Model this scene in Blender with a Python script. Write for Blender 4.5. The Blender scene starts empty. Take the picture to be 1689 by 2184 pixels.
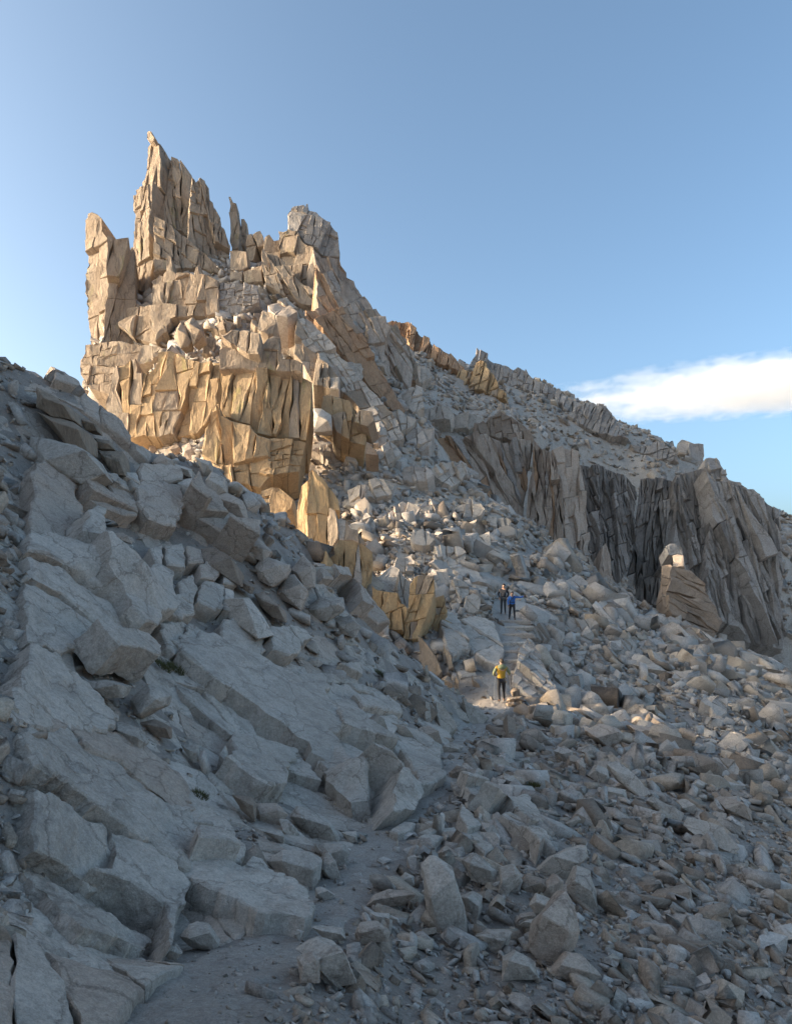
import bpy, bmesh, math, random
import numpy as np
from mathutils import Vector, Matrix, noise
from mathutils.bvhtree import BVHTree

random.seed(7)
RNG = np.random.default_rng(11)
SC = bpy.context.scene
COL = SC.collection

# ------------------------------------------------------------------ camera, sky, sun, exposure
F, CX, CY = 1529.0, 844.5, 1250.0          # focal length, principal column, horizon row (picture 1689 x 2184)
cam_data = bpy.data.cameras.new('camera')
cam_data.sensor_fit = 'VERTICAL'
cam_data.sensor_height = 36.0
cam_data.lens = F / 2184.0 * 36.0
cam_data.shift_y = (CY - 1092.0) / 2184.0
cam_data.clip_start = 0.1
cam_data.clip_end = 30000.0
cam = bpy.data.objects.new('camera', cam_data)
COL.objects.link(cam)
cam.location = (0, 0, 0)
cam.rotation_euler = (math.radians(90), 0, 0)
SC.camera = cam

SUN = Vector((-0.95, -0.045, 0.21)).normalized()     # towards the sun
world = bpy.data.worlds.new('World')
SC.world = world
world.use_nodes = True
wn = world.node_tree
sky = wn.nodes.new('ShaderNodeTexSky')
sky.sky_type = 'NISHITA'
sky.sun_disc = False
sky.sun_elevation = math.asin(SUN.z)
sky.sun_rotation = math.atan2(SUN.x, SUN.y)
sky.altitude = 500.0
sky.air_density = 0.65
sky.dust_density = 6.5
sky.ozone_density = 3.2
bg = wn.nodes['Background']
bg.inputs[1].default_value = 0.12
wb = wn.nodes.new('ShaderNodeMix'); wb.data_type = 'RGBA'; wb.blend_type = 'MULTIPLY'      # white balance of the camera
wb.inputs[0].default_value = 1.0; wb.inputs[7].default_value = (1.11, 1.03, .81, 1)
wn.links.new(sky.outputs[0], wb.inputs[6]); wn.links.new(wb.outputs[2], bg.inputs[0])

sun_data = bpy.data.lights.new('sun', 'SUN')
sun_data.energy = 2.0
sun_data.angle = math.radians(0.5)
sun_data.color = (1.0, 0.82, 0.60)
sun = bpy.data.objects.new('sun', sun_data)
COL.objects.link(sun)
sun.rotation_euler = (-SUN).to_track_quat('-Z', 'Y').to_euler()

SC.view_settings.view_transform = 'Standard'
SC.view_settings.look = 'None'
SC.view_settings.gamma = 1.0
SC.view_settings.use_curve_mapping = False
SC.view_settings.exposure = 2.15
SC.render.engine = 'CYCLES'
SC.cycles.max_bounces = 6
SC.cycles.diffuse_bounces = 4
SC.cycles.use_denoising = True

# ------------------------------------------------------------------ small helpers
def P(u, v, d):
    """Point of the place seen in picture direction (u, v) at distance d ahead."""
    return Vector(((u - CX) / F * d, d, (CY - v) / F * d))

ZOOM = {'1': (200, 450, .7697), '2': (1300, 1100, 1.0065), '3': (200, 1450, .888), '4': (1500, 2100, .888),
        '5': (200, 2600, .888), '6': (1500, 2800, .888), '8': (750, 1150, .5723),
        'A': (200, 2900, .4736), 'B': (900, 2900, .4736), 'C': (1600, 2900, .4736), 'D': (2200, 2400, .4736),
        'E': (200, 1900, .4736), 'G': (900, 2000, .4736), 'H': (1700, 1600, .7697), 'I': (1400, 1100, .592),
        'U': (0, 0, 1.875)}

def uv(z, pts):
    ox, oy, s = ZOOM[z]
    return [((ox + a * s) / 1.875, (oy + b * s) / 1.875) for a, b in pts]

def tag(o, label=None, cat=None, group=None, kind=None):
    if label: o['label'] = label
    if cat: o['category'] = cat
    if group: o['group'] = group
    if kind: o['kind'] = kind
    return o

def link_mesh(name, me, mat, parent=None):
    o = bpy.data.objects.new(name, me)
    if mat: me.materials.append(mat)
    COL.objects.link(o)
    if parent: o.parent = parent
    return o

def empty(name, loc=(0, 0, 0)):
    o = bpy.data.objects.new(name, None)
    o.empty_display_size = 0.2
    o.location = loc
    COL.objects.link(o)
    return o

def fbm(p, octv=4, lac=2.1, h=0.9):
    return noise.fractal(p, h, lac, octv)

# ------------------------------------------------------------------ materials
def rock_mat(name, c1, c2, c3, scale=1.0, stain=None, stain_amt=0.35, bump=0.5, vertical=False, lichen=0.0, orange=0.0, crk=.8, vary=.12):
    m = bpy.data.materials.new(name)
    m.use_nodes = True
    nt = m.node_tree; N = nt.nodes; L = nt.links
    bs = N['Principled BSDF']
    bs.inputs['Roughness'].default_value = 0.9
    bs.inputs['Specular IOR Level'].default_value = 0.18
    geo = N.new('ShaderNodeNewGeometry')
    info = N.new('ShaderNodeObjectInfo')
    mp = N.new('ShaderNodeMapping'); mp.inputs['Scale'].default_value = (scale, scale, scale * (0.35 if vertical else 1))
    L.new(geo.outputs['Position'], mp.inputs['Vector'])
    def nz(sc, det=6, rough=.6, vec=mp, dist=0.0):
        n = N.new('ShaderNodeTexNoise'); n.inputs['Scale'].default_value = sc
        n.inputs['Detail'].default_value = det; n.inputs['Roughness'].default_value = rough
        n.inputs['Distortion'].default_value = dist
        L.new(vec.outputs[0], n.inputs['Vector']); return n
    def ramp(src, a, b, ca=(0, 0, 0, 1), cb=(1, 1, 1, 1)):
        r = N.new('ShaderNodeValToRGB'); r.color_ramp.elements[0].position = a; r.color_ramp.elements[1].position = b
        r.color_ramp.elements[0].color = ca; r.color_ramp.elements[1].color = cb
        L.new(src, r.inputs[0]); return r
    def mix(fac, a, b, mode='MIX'):
        x = N.new('ShaderNodeMix'); x.data_type = 'RGBA'; x.blend_type = mode
        if isinstance(fac, (int, float)): x.inputs[0].default_value = fac
        else: L.new(fac, x.inputs[0])
        for i, c in ((6, a), (7, b)):
            if isinstance(c, tuple): x.inputs[i].default_value = c
            else: L.new(c, x.inputs[i])
        return x.outputs[2]
    big = nz(.35, 5, .6); mid = nz(2.2, 7, .65, dist=.4); fine = nz(16, 6, .7); spk = nz(55, 3, .8)
    col = mix(ramp(big.outputs[0], .38, .64).outputs[0], c1 + (1,), c2 + (1,))
    col = mix(ramp(mid.outputs[0], .47, .72).outputs[0], col, c3 + (1,))
    lk = nz(5.5, 7, .75, dist=.3)
    col = mix(ramp(lk.outputs[0], .56, .70, (0, 0, 0, 1), (.42, .42, .42, 1)).outputs[0], col, (.17, .155, .145, 1))      # dark crusts
    # every block has its own tone
    hs = N.new('ShaderNodeHueSaturation')
    mr = N.new('ShaderNodeMapRange'); mr.inputs[3].default_value = 1 - vary; mr.inputs[4].default_value = 1 + vary * .8
    ml = N.new('ShaderNodeMath'); ml.operation = 'ADD'; L.new(info.outputs['Random'], ml.inputs[0]); L.new(geo.outputs['Random Per Island'], ml.inputs[1])
    fr = N.new('ShaderNodeMath'); fr.operation = 'FRACT'; L.new(ml.outputs[0], fr.inputs[0])
    L.new(fr.outputs[0], mr.inputs[0]); L.new(mr.outputs[0], hs.inputs['Value'])
    L.new(col, hs.inputs['Color']); col = hs.outputs[0]
    col = mix(.7, col, ramp(fine.outputs[0], .25, .75, (.55, .54, .53, 1), (1.3, 1.3, 1.3, 1)).outputs[0], 'MULTIPLY')
    col = mix(.45, col, ramp(spk.outputs[0], .3, .62, (.40, .40, .41, 1), (1.18, 1.18, 1.18, 1)).outputs[0], 'MULTIPLY')
    if stain:
        mp2 = N.new('ShaderNodeMapping'); mp2.inputs['Scale'].default_value = (scale * 1.1, scale * 1.1, scale * .16)
        L.new(geo.outputs['Position'], mp2.inputs['Vector'])
        st = nz(1.2, 6, .65, mp2, .6)
        f = ramp(st.outputs[0], .50, .68, (0, 0, 0, 1), (stain_amt,) * 3 + (1,))
        col = mix(f.outputs[0], col, stain + (1,))
    if lichen:
        ln = nz(1.4, 8, .7)
        f = ramp(ln.outputs[0], .60, .68, (0, 0, 0, 1), (lichen,) * 3 + (1,))
        col = mix(f.outputs[0], col, (.34, .33, .06, 1))
    if orange:
        ln = nz(3.1, 4, .6)
        f = ramp(ln.outputs[0], .72, .76, (0, 0, 0, 1), (orange,) * 3 + (1,))
        col = mix(f.outputs[0], col, (.30, .10, .03, 1))
    # relief
    vor = N.new('ShaderNodeTexVoronoi'); vor.feature = 'DISTANCE_TO_EDGE'; vor.inputs['Scale'].default_value = crk or 1
    wv = N.new('ShaderNodeVectorMath'); wv.operation = 'MULTIPLY_ADD'
    L.new(mid.outputs[1], wv.inputs[0]); wv.inputs[1].default_value = (.6, .6, .6); L.new(mp.outputs[0], wv.inputs[2])
    L.new(wv.outputs[0], vor.inputs['Vector'])
    crack = ramp(vor.outputs[0], 0.0, .035)
    if crk: col = mix(.55, col, ramp(vor.outputs[0], 0.0, .022, (.34, .31, .29, 1), (1, 1, 1, 1)).outputs[0], 'MULTIPLY')
    L.new(col, bs.inputs['Base Color'])
    def bumpn(src, dist, strength, prev=None):
        b = N.new('ShaderNodeBump'); b.inputs['Distance'].default_value = dist; b.inputs['Strength'].default_value = strength
        L.new(src, b.inputs['Height'])
        if prev: L.new(prev.outputs[0], b.inputs['Normal'])
        return b
    b1 = bumpn(mid.outputs[0], .09 / scale, bump)
    b2 = bumpn(fine.outputs[0], .06 / scale, bump * 1.2, b1)
    b3 = bumpn(crack.outputs[0], .03 / scale, .55 * bump, b2) if crk else b2
    L.new(b3.outputs[0], bs.inputs['Normal'])
    return m

GREY = ((.54, .46, .385), (.62, .535, .455), (.41, .345, .285))
PINK = ((.53, .42, .335), (.58, .475, .39), (.42, .325, .26))
TAN = ((.375, .285, .21), (.42, .335, .255), (.295, .222, .16))
GOLD_LIT = ((.46, .31, .175), (.50, .36, .225), (.37, .25, .145))  # ochre rock with warm bounced light mixed into its colour
M = {}
M['slab'] = rock_mat('pale granite', *GREY, scale=1.6, bump=.65, orange=.5, stain=(.22, .19, .17), stain_amt=.35)
M['near_pink'] = rock_mat('pink granite', *PINK, scale=1.6, bump=.65, orange=.3)
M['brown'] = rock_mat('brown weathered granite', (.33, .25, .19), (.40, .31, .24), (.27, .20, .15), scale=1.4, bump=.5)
M['grey'] = rock_mat('grey granite', *GREY, scale=.9, bump=.5)
M['talus'] = rock_mat('talus granite', (.50, .43, .37), (.58, .495, .425), (.41, .35, .30), scale=1.2, bump=.55, vary=.3)
M['tan'] = rock_mat('tan granite', *TAN, scale=.35, bump=.55, lichen=.25, vertical=True, stain=(.30, .22, .16), stain_amt=.5)
M['gold_lit'] = rock_mat('ochre granite', *GOLD_LIT, scale=.5, bump=.5, lichen=.28, vertical=True, stain=(.36, .26, .15), stain_amt=.4)  # bounced warmth of the gully is part of this base colour
M['ochre_lit'] = rock_mat('deep ochre granite', (.51, .325, .165), (.55, .385, .22), (.41, .26, .135), scale=.6, bump=.5, lichen=.3, vertical=True, stain=(.40, .28, .16), stain_amt=.4)  # stronger version, more of the bounced warmth put into the colour
M['far'] = rock_mat('far granite', *PINK, scale=.22, bump=.6, vertical=True, stain=(.22, .15, .11), stain_amt=.7)
M['fargrey'] = rock_mat('far grey granite', (.40, .35, .31), (.46, .41, .37), (.33, .285, .25), scale=.25, bump=.6)
M['dark'] = rock_mat('black streaked granite', (.29, .25, .22), (.34, .30, .265), (.20, .172, .15), scale=.25, bump=.7, vertical=True, stain=(.04, .036, .033), stain_amt=.92)
M['rust'] = rock_mat('rusty granite', (.44, .27, .16), (.48, .32, .21), (.36, .22, .14), scale=.25, bump=.6, vertical=True)
M['stone_tan'] = rock_mat('tan stones', (.48, .385, .30), (.55, .455, .36), (.38, .30, .235), scale=1.2, bump=.55, vary=.25, crk=0)
M['stone_pale'] = rock_mat('pale stones', (.54, .48, .425), (.60, .54, .48), (.45, .39, .34), scale=1.2, bump=.5, vary=.2, crk=0)
M['stone_brown'] = rock_mat('brown stones', (.36, .28, .215), (.42, .33, .26), (.29, .225, .175), scale=1.2, bump=.55, vary=.3, crk=0)
M['soil'] = rock_mat('gravel soil', (.38, .32, .27), (.44, .38, .33), (.30, .25, .215), scale=2.0, bump=.9, crk=0)
M['dust'] = rock_mat('trail dust', (.47, .41, .355), (.53, .465, .405), (.39, .335, .29), scale=2.2, bump=.9, crk=0)
# ------------------------------------------------------------------ the ground: one height field fitted to chosen points
TRAIL = [(330, 2230, 3.3), (450, 2100, 4.2), (600, 2010, 5.3), (710, 1910, 6.9), (770, 1830, 8.4), (850, 1745, 10.2), (920, 1670, 13.0),
         (965, 1605, 17.0), (1010, 1560, 22.0), (1050, 1520, 27.0), (1072, 1499, 30.0), (1060, 1450, 32.0), (1085, 1400, 34.5), (1092, 1345, 38.5),
         (1080, 1315, 41.5), (1073, 1275, 47.0), (1095, 1215, 54.0), (1143, 1176, 62.0), (1200, 1170, 70.0)]
CTRL = [  # foreground slope left of the trail
    (110, 2000, 3.9), (110, 1700, 5.6), (110, 1400, 8.6), (110, 1150, 13), (110, 960, 16), (110, 815, 18), (200, 880, 18.6), (300, 960, 19.3), (300, 1250, 14),
    (320, 1080, 17.5), (450, 1000, 20.5), (560, 1132, 22), (700, 1268, 23.5), (830, 1402, 25.8), (950, 1508, 28.6), (600, 1500, 14), (700, 1650, 11.5),
    (820, 1640, 12), (700, 1400, 18), (500, 1350, 15), (400, 1550, 10.2), (600, 1750, 9.0), (400, 1800, 7), (250, 1900, 5.4), (850, 1500, 19), (900, 1580, 16),
    (500, 1950, 5.8), (620, 1880, 7.2), (0, 2000, 3.6), (0, 1500, 7), (0, 1000, 14), (0, 780, 17),
    # right of the trail
    (820, 1970, 6.6), (930, 1850, 8.4), (900, 2080, 5.4), (1050, 1900, 7.6), (1100, 2000, 6.6), (1200, 2070, 6.1), (1400, 2000, 7.6), (1580, 2070, 7.4), (1580, 1900, 11),
    (1300, 1800, 11.2), (1150, 1700, 13.2), (1060, 1650, 15), (1250, 1600, 21), (1400, 1650, 20), (1500, 1750, 16.5), (1580, 1600, 25), (1500, 1500, 36),
    (1250, 1480, 36), (1150, 1500, 32), (1150, 1400, 39), (1300, 1400, 44), (1450, 1400, 49), (1580, 1450, 46), (1200, 1290, 50), (1350, 1330, 55), (1480, 1370, 57),
    (1600, 1400, 56), (1200, 1205, 61), (1290, 1268, 60), (1400, 1322, 60),
    # slope under the massif, left of the upper trail
    (1000, 1400, 34), (950, 1330, 37), (900, 1420, 33), (1010, 1280, 42), (900, 1250, 41), (850, 1150, 53), (1000, 1130, 60), (1080, 1120, 63), (920, 1060, 66), (800, 1010, 66),
    (1000, 1040, 72), (900, 960, 72), (770, 900, 72), (700, 760, 80), (640, 650, 88), (560, 600, 92), (860, 850, 84), (820, 760, 96), (760, 640, 100),
    (520, 700, 84), (400, 760, 82), (300, 850, 80), (200, 780, 88), (300, 640, 96), (450, 560, 98), (230, 640, 100),
    # upper mountainside
    (850, 730, 170), (900, 760, 175), (960, 795, 178), (1020, 800, 190), (1100, 838, 198), (1200, 900, 204), (1300, 962, 206), (1340, 985, 198), (1450, 1005, 190), (1560, 1065, 182), (1750, 1110, 180),
    (850, 830, 118), (900, 840, 130), (1000, 840, 150), (1050, 890, 138), (1150, 900, 150), (1250, 960, 150), (1350, 990, 152), (1500, 1020, 155),
    (950, 940, 118), (1050, 935, 122), (1150, 935, 126), (1240, 980, 134), (1400, 1010, 148), (1580, 1070, 150),
    (960, 1020, 110), (1000, 1100, 114), (1100, 1190, 116), (1200, 1240, 118), (1300, 1300, 138), (1580, 1420, 140), (1750, 1420, 140)]
WORLD = [  # ground the picture does not show: ridges at the left shaped to cast shade, sunny gully behind them, valley at the right
    (0, 0, -1.65), (0, -20, -1.8), (-8, 0, 3.0), (-9, -20, 3.5), (-14, 8, 9.0), (-13, 16, 8.0), (-17, -15, 10), (-24, 0, 6), (-24, 14, 1), (5, -10, -4.5), (5, 0, -3.6), (14, 0, -9), (14, 12, -9), (25, 28, -13),  # high left ridge out of view, added to keep the slopes in shade
    (-11, 23, -2), (-9, 28.5, -6), (-14, 28, -6), (-4.0, 29.3, -7), (-5, 34, 2.5), (-9, 32, 3.5), (-14, 36, 2), (-9, 38, 1), (0.5, 31.5, -6.2), (-8, 44, -4), (-16, 44, -8), (-24, 36, -14), (-25, 55, -12), (-40, 20, -20), (-40, 60, -22), (-45, 90, -20), (-70, 40, -45), (-70, 100, -45), (-36, 84, -4),  # added ridge shades the talus, its gap lets sun reach the notch
    (-12, 54, -2), (-6, 48, -3), (-38, 110, 6), (-26, 116, 22), (-12, 120, 46), (-13, 140, 50), (-14, 160, 50), (-16, 180, 46), (-40, 150, 10), (40, 50, -14), (50, 70, -22), (36, 82, -14), (60, 95, -22), (30, 95, -12), (16, 82, 0), (90, 60, -45), (90, 110, -35), (110, 170, -10), (60, 20, -34), (100, 0, -60),  # includes a hidden ridge added behind the massif to shade the far slopes
    (-20, 200, 25), (20, 225, 25), (70, 240, 10), (120, 240, 0), (-80, 0, -45), (-80, 180, -45)]
pts = [P(*t) for t in TRAIL] + [P(*t) for t in CTRL] + [Vector(w) for w in WORLD]
XY = np.array([(p.x, p.y) for p in pts]); ZV = np.array([p.z for p in pts])
def kern(r2): return -np.sqrt(r2 + 0.6)
D2 = ((XY[:, None] - XY[None]) ** 2).sum(-1)
n = len(pts)
A = np.zeros((n + 3, n + 3)); A[:n, :n] = kern(D2) - np.eye(n) * 0.04
A[:n, n] = 1; A[:n, n + 1:] = XY; A[n, :n] = 1; A[n + 1:, :n] = XY.T
sol = np.linalg.solve(A, np.r_[ZV, 0, 0, 0])
def ground_raw(x, y):
    x = np.asarray(x, float).ravel(); y = np.asarray(y, float).ravel()
    out = np.empty(len(x))
    for i in range(0, len(x), 20000):
        s = slice(i, i + 20000)
        r2 = (x[s, None] - XY[:, 0]) ** 2 + (y[s, None] - XY[:, 1]) ** 2
        out[s] = kern(r2) @ sol[:n] + sol[n] + x[s] * sol[n + 1] + y[s] * sol[n + 2]
    return out
def spline(ps, m=10):
    out = []
    for i in range(len(ps) - 1):
        a = ps[max(i - 1, 0)]; b = ps[i]; c = ps[i + 1]; d = ps[min(i + 2, len(ps) - 1)]
        for k in range(m):
            t = k / m
            out.append(0.5 * ((2 * b) + (c - a) * t + (2 * a - 5 * b + 4 * c - d) * t * t + (3 * b - a - 3 * c + d) * t ** 3))
    out.append(ps[-1]); return out
trail_line = spline([P(*t) for t in TRAIL])
TL = np.array([(p.x, p.y) for p in trail_line]); TZ = np.array([p.z for p in trail_line])
def trail_dist(x, y):
    out = np.empty(len(x)); idx = np.empty(len(x), int)
    for i in range(0, len(x), 20000):
        s = slice(i, i + 20000)
        r2 = (x[s, None] - TL[:, 0]) ** 2 + (y[s, None] - TL[:, 1]) ** 2
        idx[s] = r2.argmin(1); out[s] = np.sqrt(r2.min(1))
    return out, idx
def axis(lo, hi, c, d0, g, dmax):
    a = [c]; 
    while a[-1] < hi: a.append(a[-1] + min(dmax, d0 + g * abs(a[-1] - c)))
    b = [c]
    while b[-1] > lo: b.append(b[-1] - min(dmax, d0 + g * abs(b[-1] - c)))
    return np.array(sorted(set(b[1:] + a)))
gx = axis(-85, 125, 0.5, .14, .016, 2.0)
gy = axis(-24, 245, 3.0, .10, .0125, 1.6)
GX, GY = np.meshgrid(gx, gy)
gxf, gyf = GX.ravel(), GY.ravel()
gz = ground_raw(gxf, gyf)
td, ti = trail_dist(gxf, gyf)
dist = np.hypot(gxf, gyf)
amp = np.clip(dist * .012, .05, 1.3)
flat = np.clip((td - .45) / .9, 0, 1)
for i in range(len(gz)):
    x, y, z = gxf[i], gyf[i], gz[i]
    k = 1.0 / (0.6 + dist[i] * .035)
    q = Vector((x * k, y * k, z * k))
    gz[i] += flat[i] * amp[i] * (fbm(q, 4) * .8 + noise.ridged_multi_fractal(q * .6, .9, 2.2, 3, 1.0, 2.0) * .5 - .5)
w = np.clip((td - .35) / .6, 0, 1)
near_trail = td < 1.0
gz = np.where(near_trail, gz * w + (TZ[ti]) * (1 - w), gz)
ny, nx = GX.shape
me = bpy.data.meshes.new('ground')
ii = np.arange((ny - 1) * nx).reshape(ny - 1, nx)[:, :-1].ravel()
quads = np.stack([ii, ii + 1, ii + nx + 1, ii + nx], 1)
me.vertices.add(len(gz)); me.vertices.foreach_set('co', np.stack([gxf, gyf, gz], 1).ravel())
me.loops.add(quads.size); me.loops.foreach_set('vertex_index', quads.ravel().astype(np.int32))
me.polygons.add(len(quads)); me.polygons.foreach_set('loop_start', np.arange(0, quads.size, 4, dtype=np.int32))
me.update(calc_edges=True); me.validate()
ground = link_mesh('ground', me, M['soil']); tag(ground, kind='structure')
me.materials.append(M['slab'])
qx = gxf[quads[:, 0]]; qy = gyf[quads[:, 0]]; qd, qi = trail_dist(qx, qy)
rocky = qy > 40
me.polygons.foreach_set('material_index', rocky.astype(np.int32))
GVERTS = [Vector(c) for c in zip(gxf, gyf, gz)]
BVH = BVHTree.FromPolygons(GVERTS, quads.tolist())
def hit(u, v):
    d = Vector(((u - CX) / F, 1, (CY - v) / F)).normalized()
    loc, nor, i, t = BVH.ray_cast(Vector((0, 0, 0)), d)
    return loc, nor
def zat(x, y):
    loc, nor, i, t = BVH.ray_cast(Vector((x, y, 500)), Vector((0, 0, -1)))
    return (loc.z, nor) if loc else (-30.0, Vector((0, 0, 1)))

# a wide sheet far below that carries the land on to the horizon
bm = bmesh.new(); bmesh.ops.create_grid(bm, x_segments=60, y_segments=60, size=9000)
for v in bm.verts:
    q = v.co * .0006
    v.co.z = -420 + fbm(Vector((q.x, q.y, 3)), 5) * 140
me = bpy.data.meshes.new('valley'); bm.to_mesh(me); bm.free()
tag(link_mesh('valley', me, M['soil']), kind='structure')

# trail: trodden gravel strip with ragged edges
vs, fs = [], []
W = np.interp(np.arange(len(trail_line)), np.linspace(0, len(trail_line), 7), [.38, .36, .38, .5, .62, .7, .7])
NK = 12
for i, p in enumerate(trail_line):
    q = trail_line[min(i + 1, len(trail_line) - 1)] - trail_line[max(i - 1, 0)]
    side = Vector((q.y, -q.x, 0)).normalized()
    for k in range(-NK, NK + 1):
        t_ = k / NK
        wj = W[i] * (1.25 + .8 * noise.noise(Vector((i * .23, 5 if k > 0 else 1, 0))) + .3 * noise.noise(Vector((i * .9, 9 if k > 0 else 3, 0))))
        c = p + side * (t_ * wj)
        z, _ = zat(c.x, c.y)
        bumpy = .035 * noise.noise(c * 3.0) + .02 * noise.noise(c * 9.0)
        vs.append((c.x, c.y, max(z, p.z - .12) + .02 + bumpy - .22 * max(0, abs(t_) - .6) ** 1.3))
    if i:
        for k in range(2 * NK):
            a = (i - 1) * (2 * NK + 1) + k
            fs.append((a, a + 1, a + 2 * NK + 2, a + 2 * NK + 1))
me = bpy.data.meshes.new('trail'); me.from_pydata(vs, [], fs); me.update()
tag(link_mesh('trail', me, M['dust']), kind='structure')
TB = BVHTree.FromPolygons([Vector(v) for v in vs], fs)
zat_ground = zat
def zat(x, y):
    z, n_ = zat_ground(x, y)
    r = TB.ray_cast(Vector((x, y, 500)), Vector((0, 0, -1)))
    return (r[0].z, r[1]) if r[0] is not None and r[0].z > z else (z, n_)
# ------------------------------------------------------------------ rock builders
def clip(poly, a, nrm, sign):
    out = []
    m = len(poly)
    for i in range(m):
        p, q = poly[i], poly[(i + 1) % m]
        dp = ((p[0] - a[0]) * nrm[0] + (p[1] - a[1]) * nrm[1]) * sign
        dq = ((q[0] - a[0]) * nrm[0] + (q[1] - a[1]) * nrm[1]) * sign
        if dp >= 0: out.append(p)
        if (dp > 0 and dq < 0) or (dp < 0 and dq > 0):
            t = dp / (dp - dq); out.append((p[0] + (q[0] - p[0]) * t, p[1] + (q[1] - p[1]) * t))
    return out
def area(poly):
    return abs(sum(poly[i][0] * poly[(i + 1) % len(poly)][1] - poly[(i + 1) % len(poly)][0] * poly[i][1] for i in range(len(poly)))) / 2
def extent(poly, nrm):
    e = [p[0] * nrm[0] + p[1] * nrm[1] for p in poly]; return min(e), max(e)

def cells(poly, ang, size, rnd, jit=7.0, amp=.06, stop=.12, yaw=.12, pitch=.08):
    """Split an outline along two joint sets; every piece inherits and varies the offset and tilt of the bigger block it came from."""
    out = []
    def rec(pl, off, ty, tp, lvl):
        if len(pl) < 3 or (lvl and area(pl) < size[0] * size[1] * .02): return
        rel = []
        for k in (0, 1):
            a = math.radians(ang[k] + rnd.uniform(-jit, jit)); nrm = (-math.sin(a), math.cos(a))
            lo, hi = extent(pl, nrm); rel.append(((hi - lo) / size[k], nrm, lo, hi))
        k = 0 if rel[0][0] * rnd.uniform(.75, 1.3) > rel[1][0] else 1
        r, nrm, lo, hi = rel[k]
        if r < 1.45 or (lvl > 2 and r < 3.0 and rnd.random() < stop):
            out.append((pl, off, ty, tp)); return
        t = lo + (hi - lo) * rnd.uniform(.26, .74); a = (nrm[0] * t, nrm[1] * t)
        ext = (hi - lo)
        for s in (1, -1):
            rec(clip(pl, a, nrm, s), off + rnd.gauss(0, .5) * amp * ext, ty * .8 + rnd.gauss(0, yaw), tp * .8 + rnd.gauss(0, pitch), lvl + 1)
    rec(poly, 0, 0, 0, 0)
    return out

def block_mesh(poly, off, ty, tp, O, S, T, Nn, thick, bev, rnd, gap, rough):
    if sum(poly[i][0] * poly[(i + 1) % len(poly)][1] - poly[(i + 1) % len(poly)][0] * poly[i][1] for i in range(len(poly))) < 0: poly = poly[::-1]
    cx = sum(p[0] for p in poly) / len(poly); cy = sum(p[1] for p in poly) / len(poly)
    a0 = math.sqrt(max(area(poly), 1e-6))
    ring = []
    m = len(poly)
    for i in range(m):
        p, q = poly[i], poly[(i + 1) % m]
        l = math.hypot(q[0] - p[0], q[1] - p[1])
        if l < 1e-4: continue
        k = max(1, min(5, int(l / (a0 * .45))))
        for j in range(k):
            t = j / k; x = p[0] + (q[0] - p[0]) * t; y = p[1] + (q[1] - p[1]) * t
            if j:
                r = rnd.gauss(0, .05) * a0; x += -(q[1] - p[1]) / l * r; y += (q[0] - p[0]) / l * r
            dx, dy = cx - x, cy - y; dd = math.hypot(dx, dy) + 1e-6
            g = min(gap, dd * .25)
            ring.append((x + dx / dd * g, y + dy / dd * g))
    n = len(ring)
    if n < 3: return None
    vs, fs = [], []
    def put(x, y, h): vs.append(O + S * x + T * y + Nn * h)
    def hh(x, y): return off + ty * (x - cx) + tp * (y - cy)
    b = min(bev, a0 * .2)
    for x, y in ring: put(cx + (x - cx) * .97, cy + (y - cy) * .97 - .45 * thick, -thick)
    for x, y in ring: put(x, y, min(hh(x, y) - b * rnd.uniform(.6, 1.6), thick))
    for x, y in ring:
        dx, dy = cx - x, cy - y; dd = math.hypot(dx, dy) + 1e-6; g = min(b * rnd.uniform(.5, 1.5), dd * .35)
        put(x + dx / dd * g, y + dy / dd * g, hh(x, y) + rnd.gauss(0, rough * .5) * a0)
    NR = 2
    for fr in (.62, .3):
        for x, y in ring:
            x, y = cx + (x - cx) * fr, cy + (y - cy) * fr
            w_ = O + S * x + T * y
            put(x, y, hh(x, y) + (noise.noise(w_ * (1.3 / a0)) * 1.6 + noise.noise(w_ * (3.1 / a0)) * .7) * rough * a0)
    put(cx, cy, hh(cx, cy) + noise.noise((O + S * cx + T * cy) * (1.3 / a0)) * 1.6 * rough * a0)
    for lv in range(2 + NR):
        for i in range(n):
            j = (i + 1) % n
            fs.append((lv * n + i, lv * n + j, (lv + 1) * n + j, (lv + 1) * n + i))
    k = (2 + NR) * n
    for i in range(n): fs.append((k + i, k + (i + 1) % n, k + n))
    fs.append(tuple(reversed(range(n))))
    return vs, fs

def frame(u, v, d, yaw, lean):
    """Wall frame: origin, right, up, outward normal. yaw turns it towards the right, lean tips it back."""
    y, l = math.radians(yaw), math.radians(lean)
    Nn = Vector((math.sin(y) * math.cos(l), -math.cos(y) * math.cos(l), math.sin(l)))
    S = Vector((math.cos(y), math.sin(y), 0)); T = Nn.cross(S)
    return P(u, v, d), S, T, Nn

def on_plane(u, v, O, Nn):
    r = Vector(((u - CX) / F, 1, (CY - v) / F))
    return r * (O.dot(Nn) / r.dot(Nn))

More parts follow.
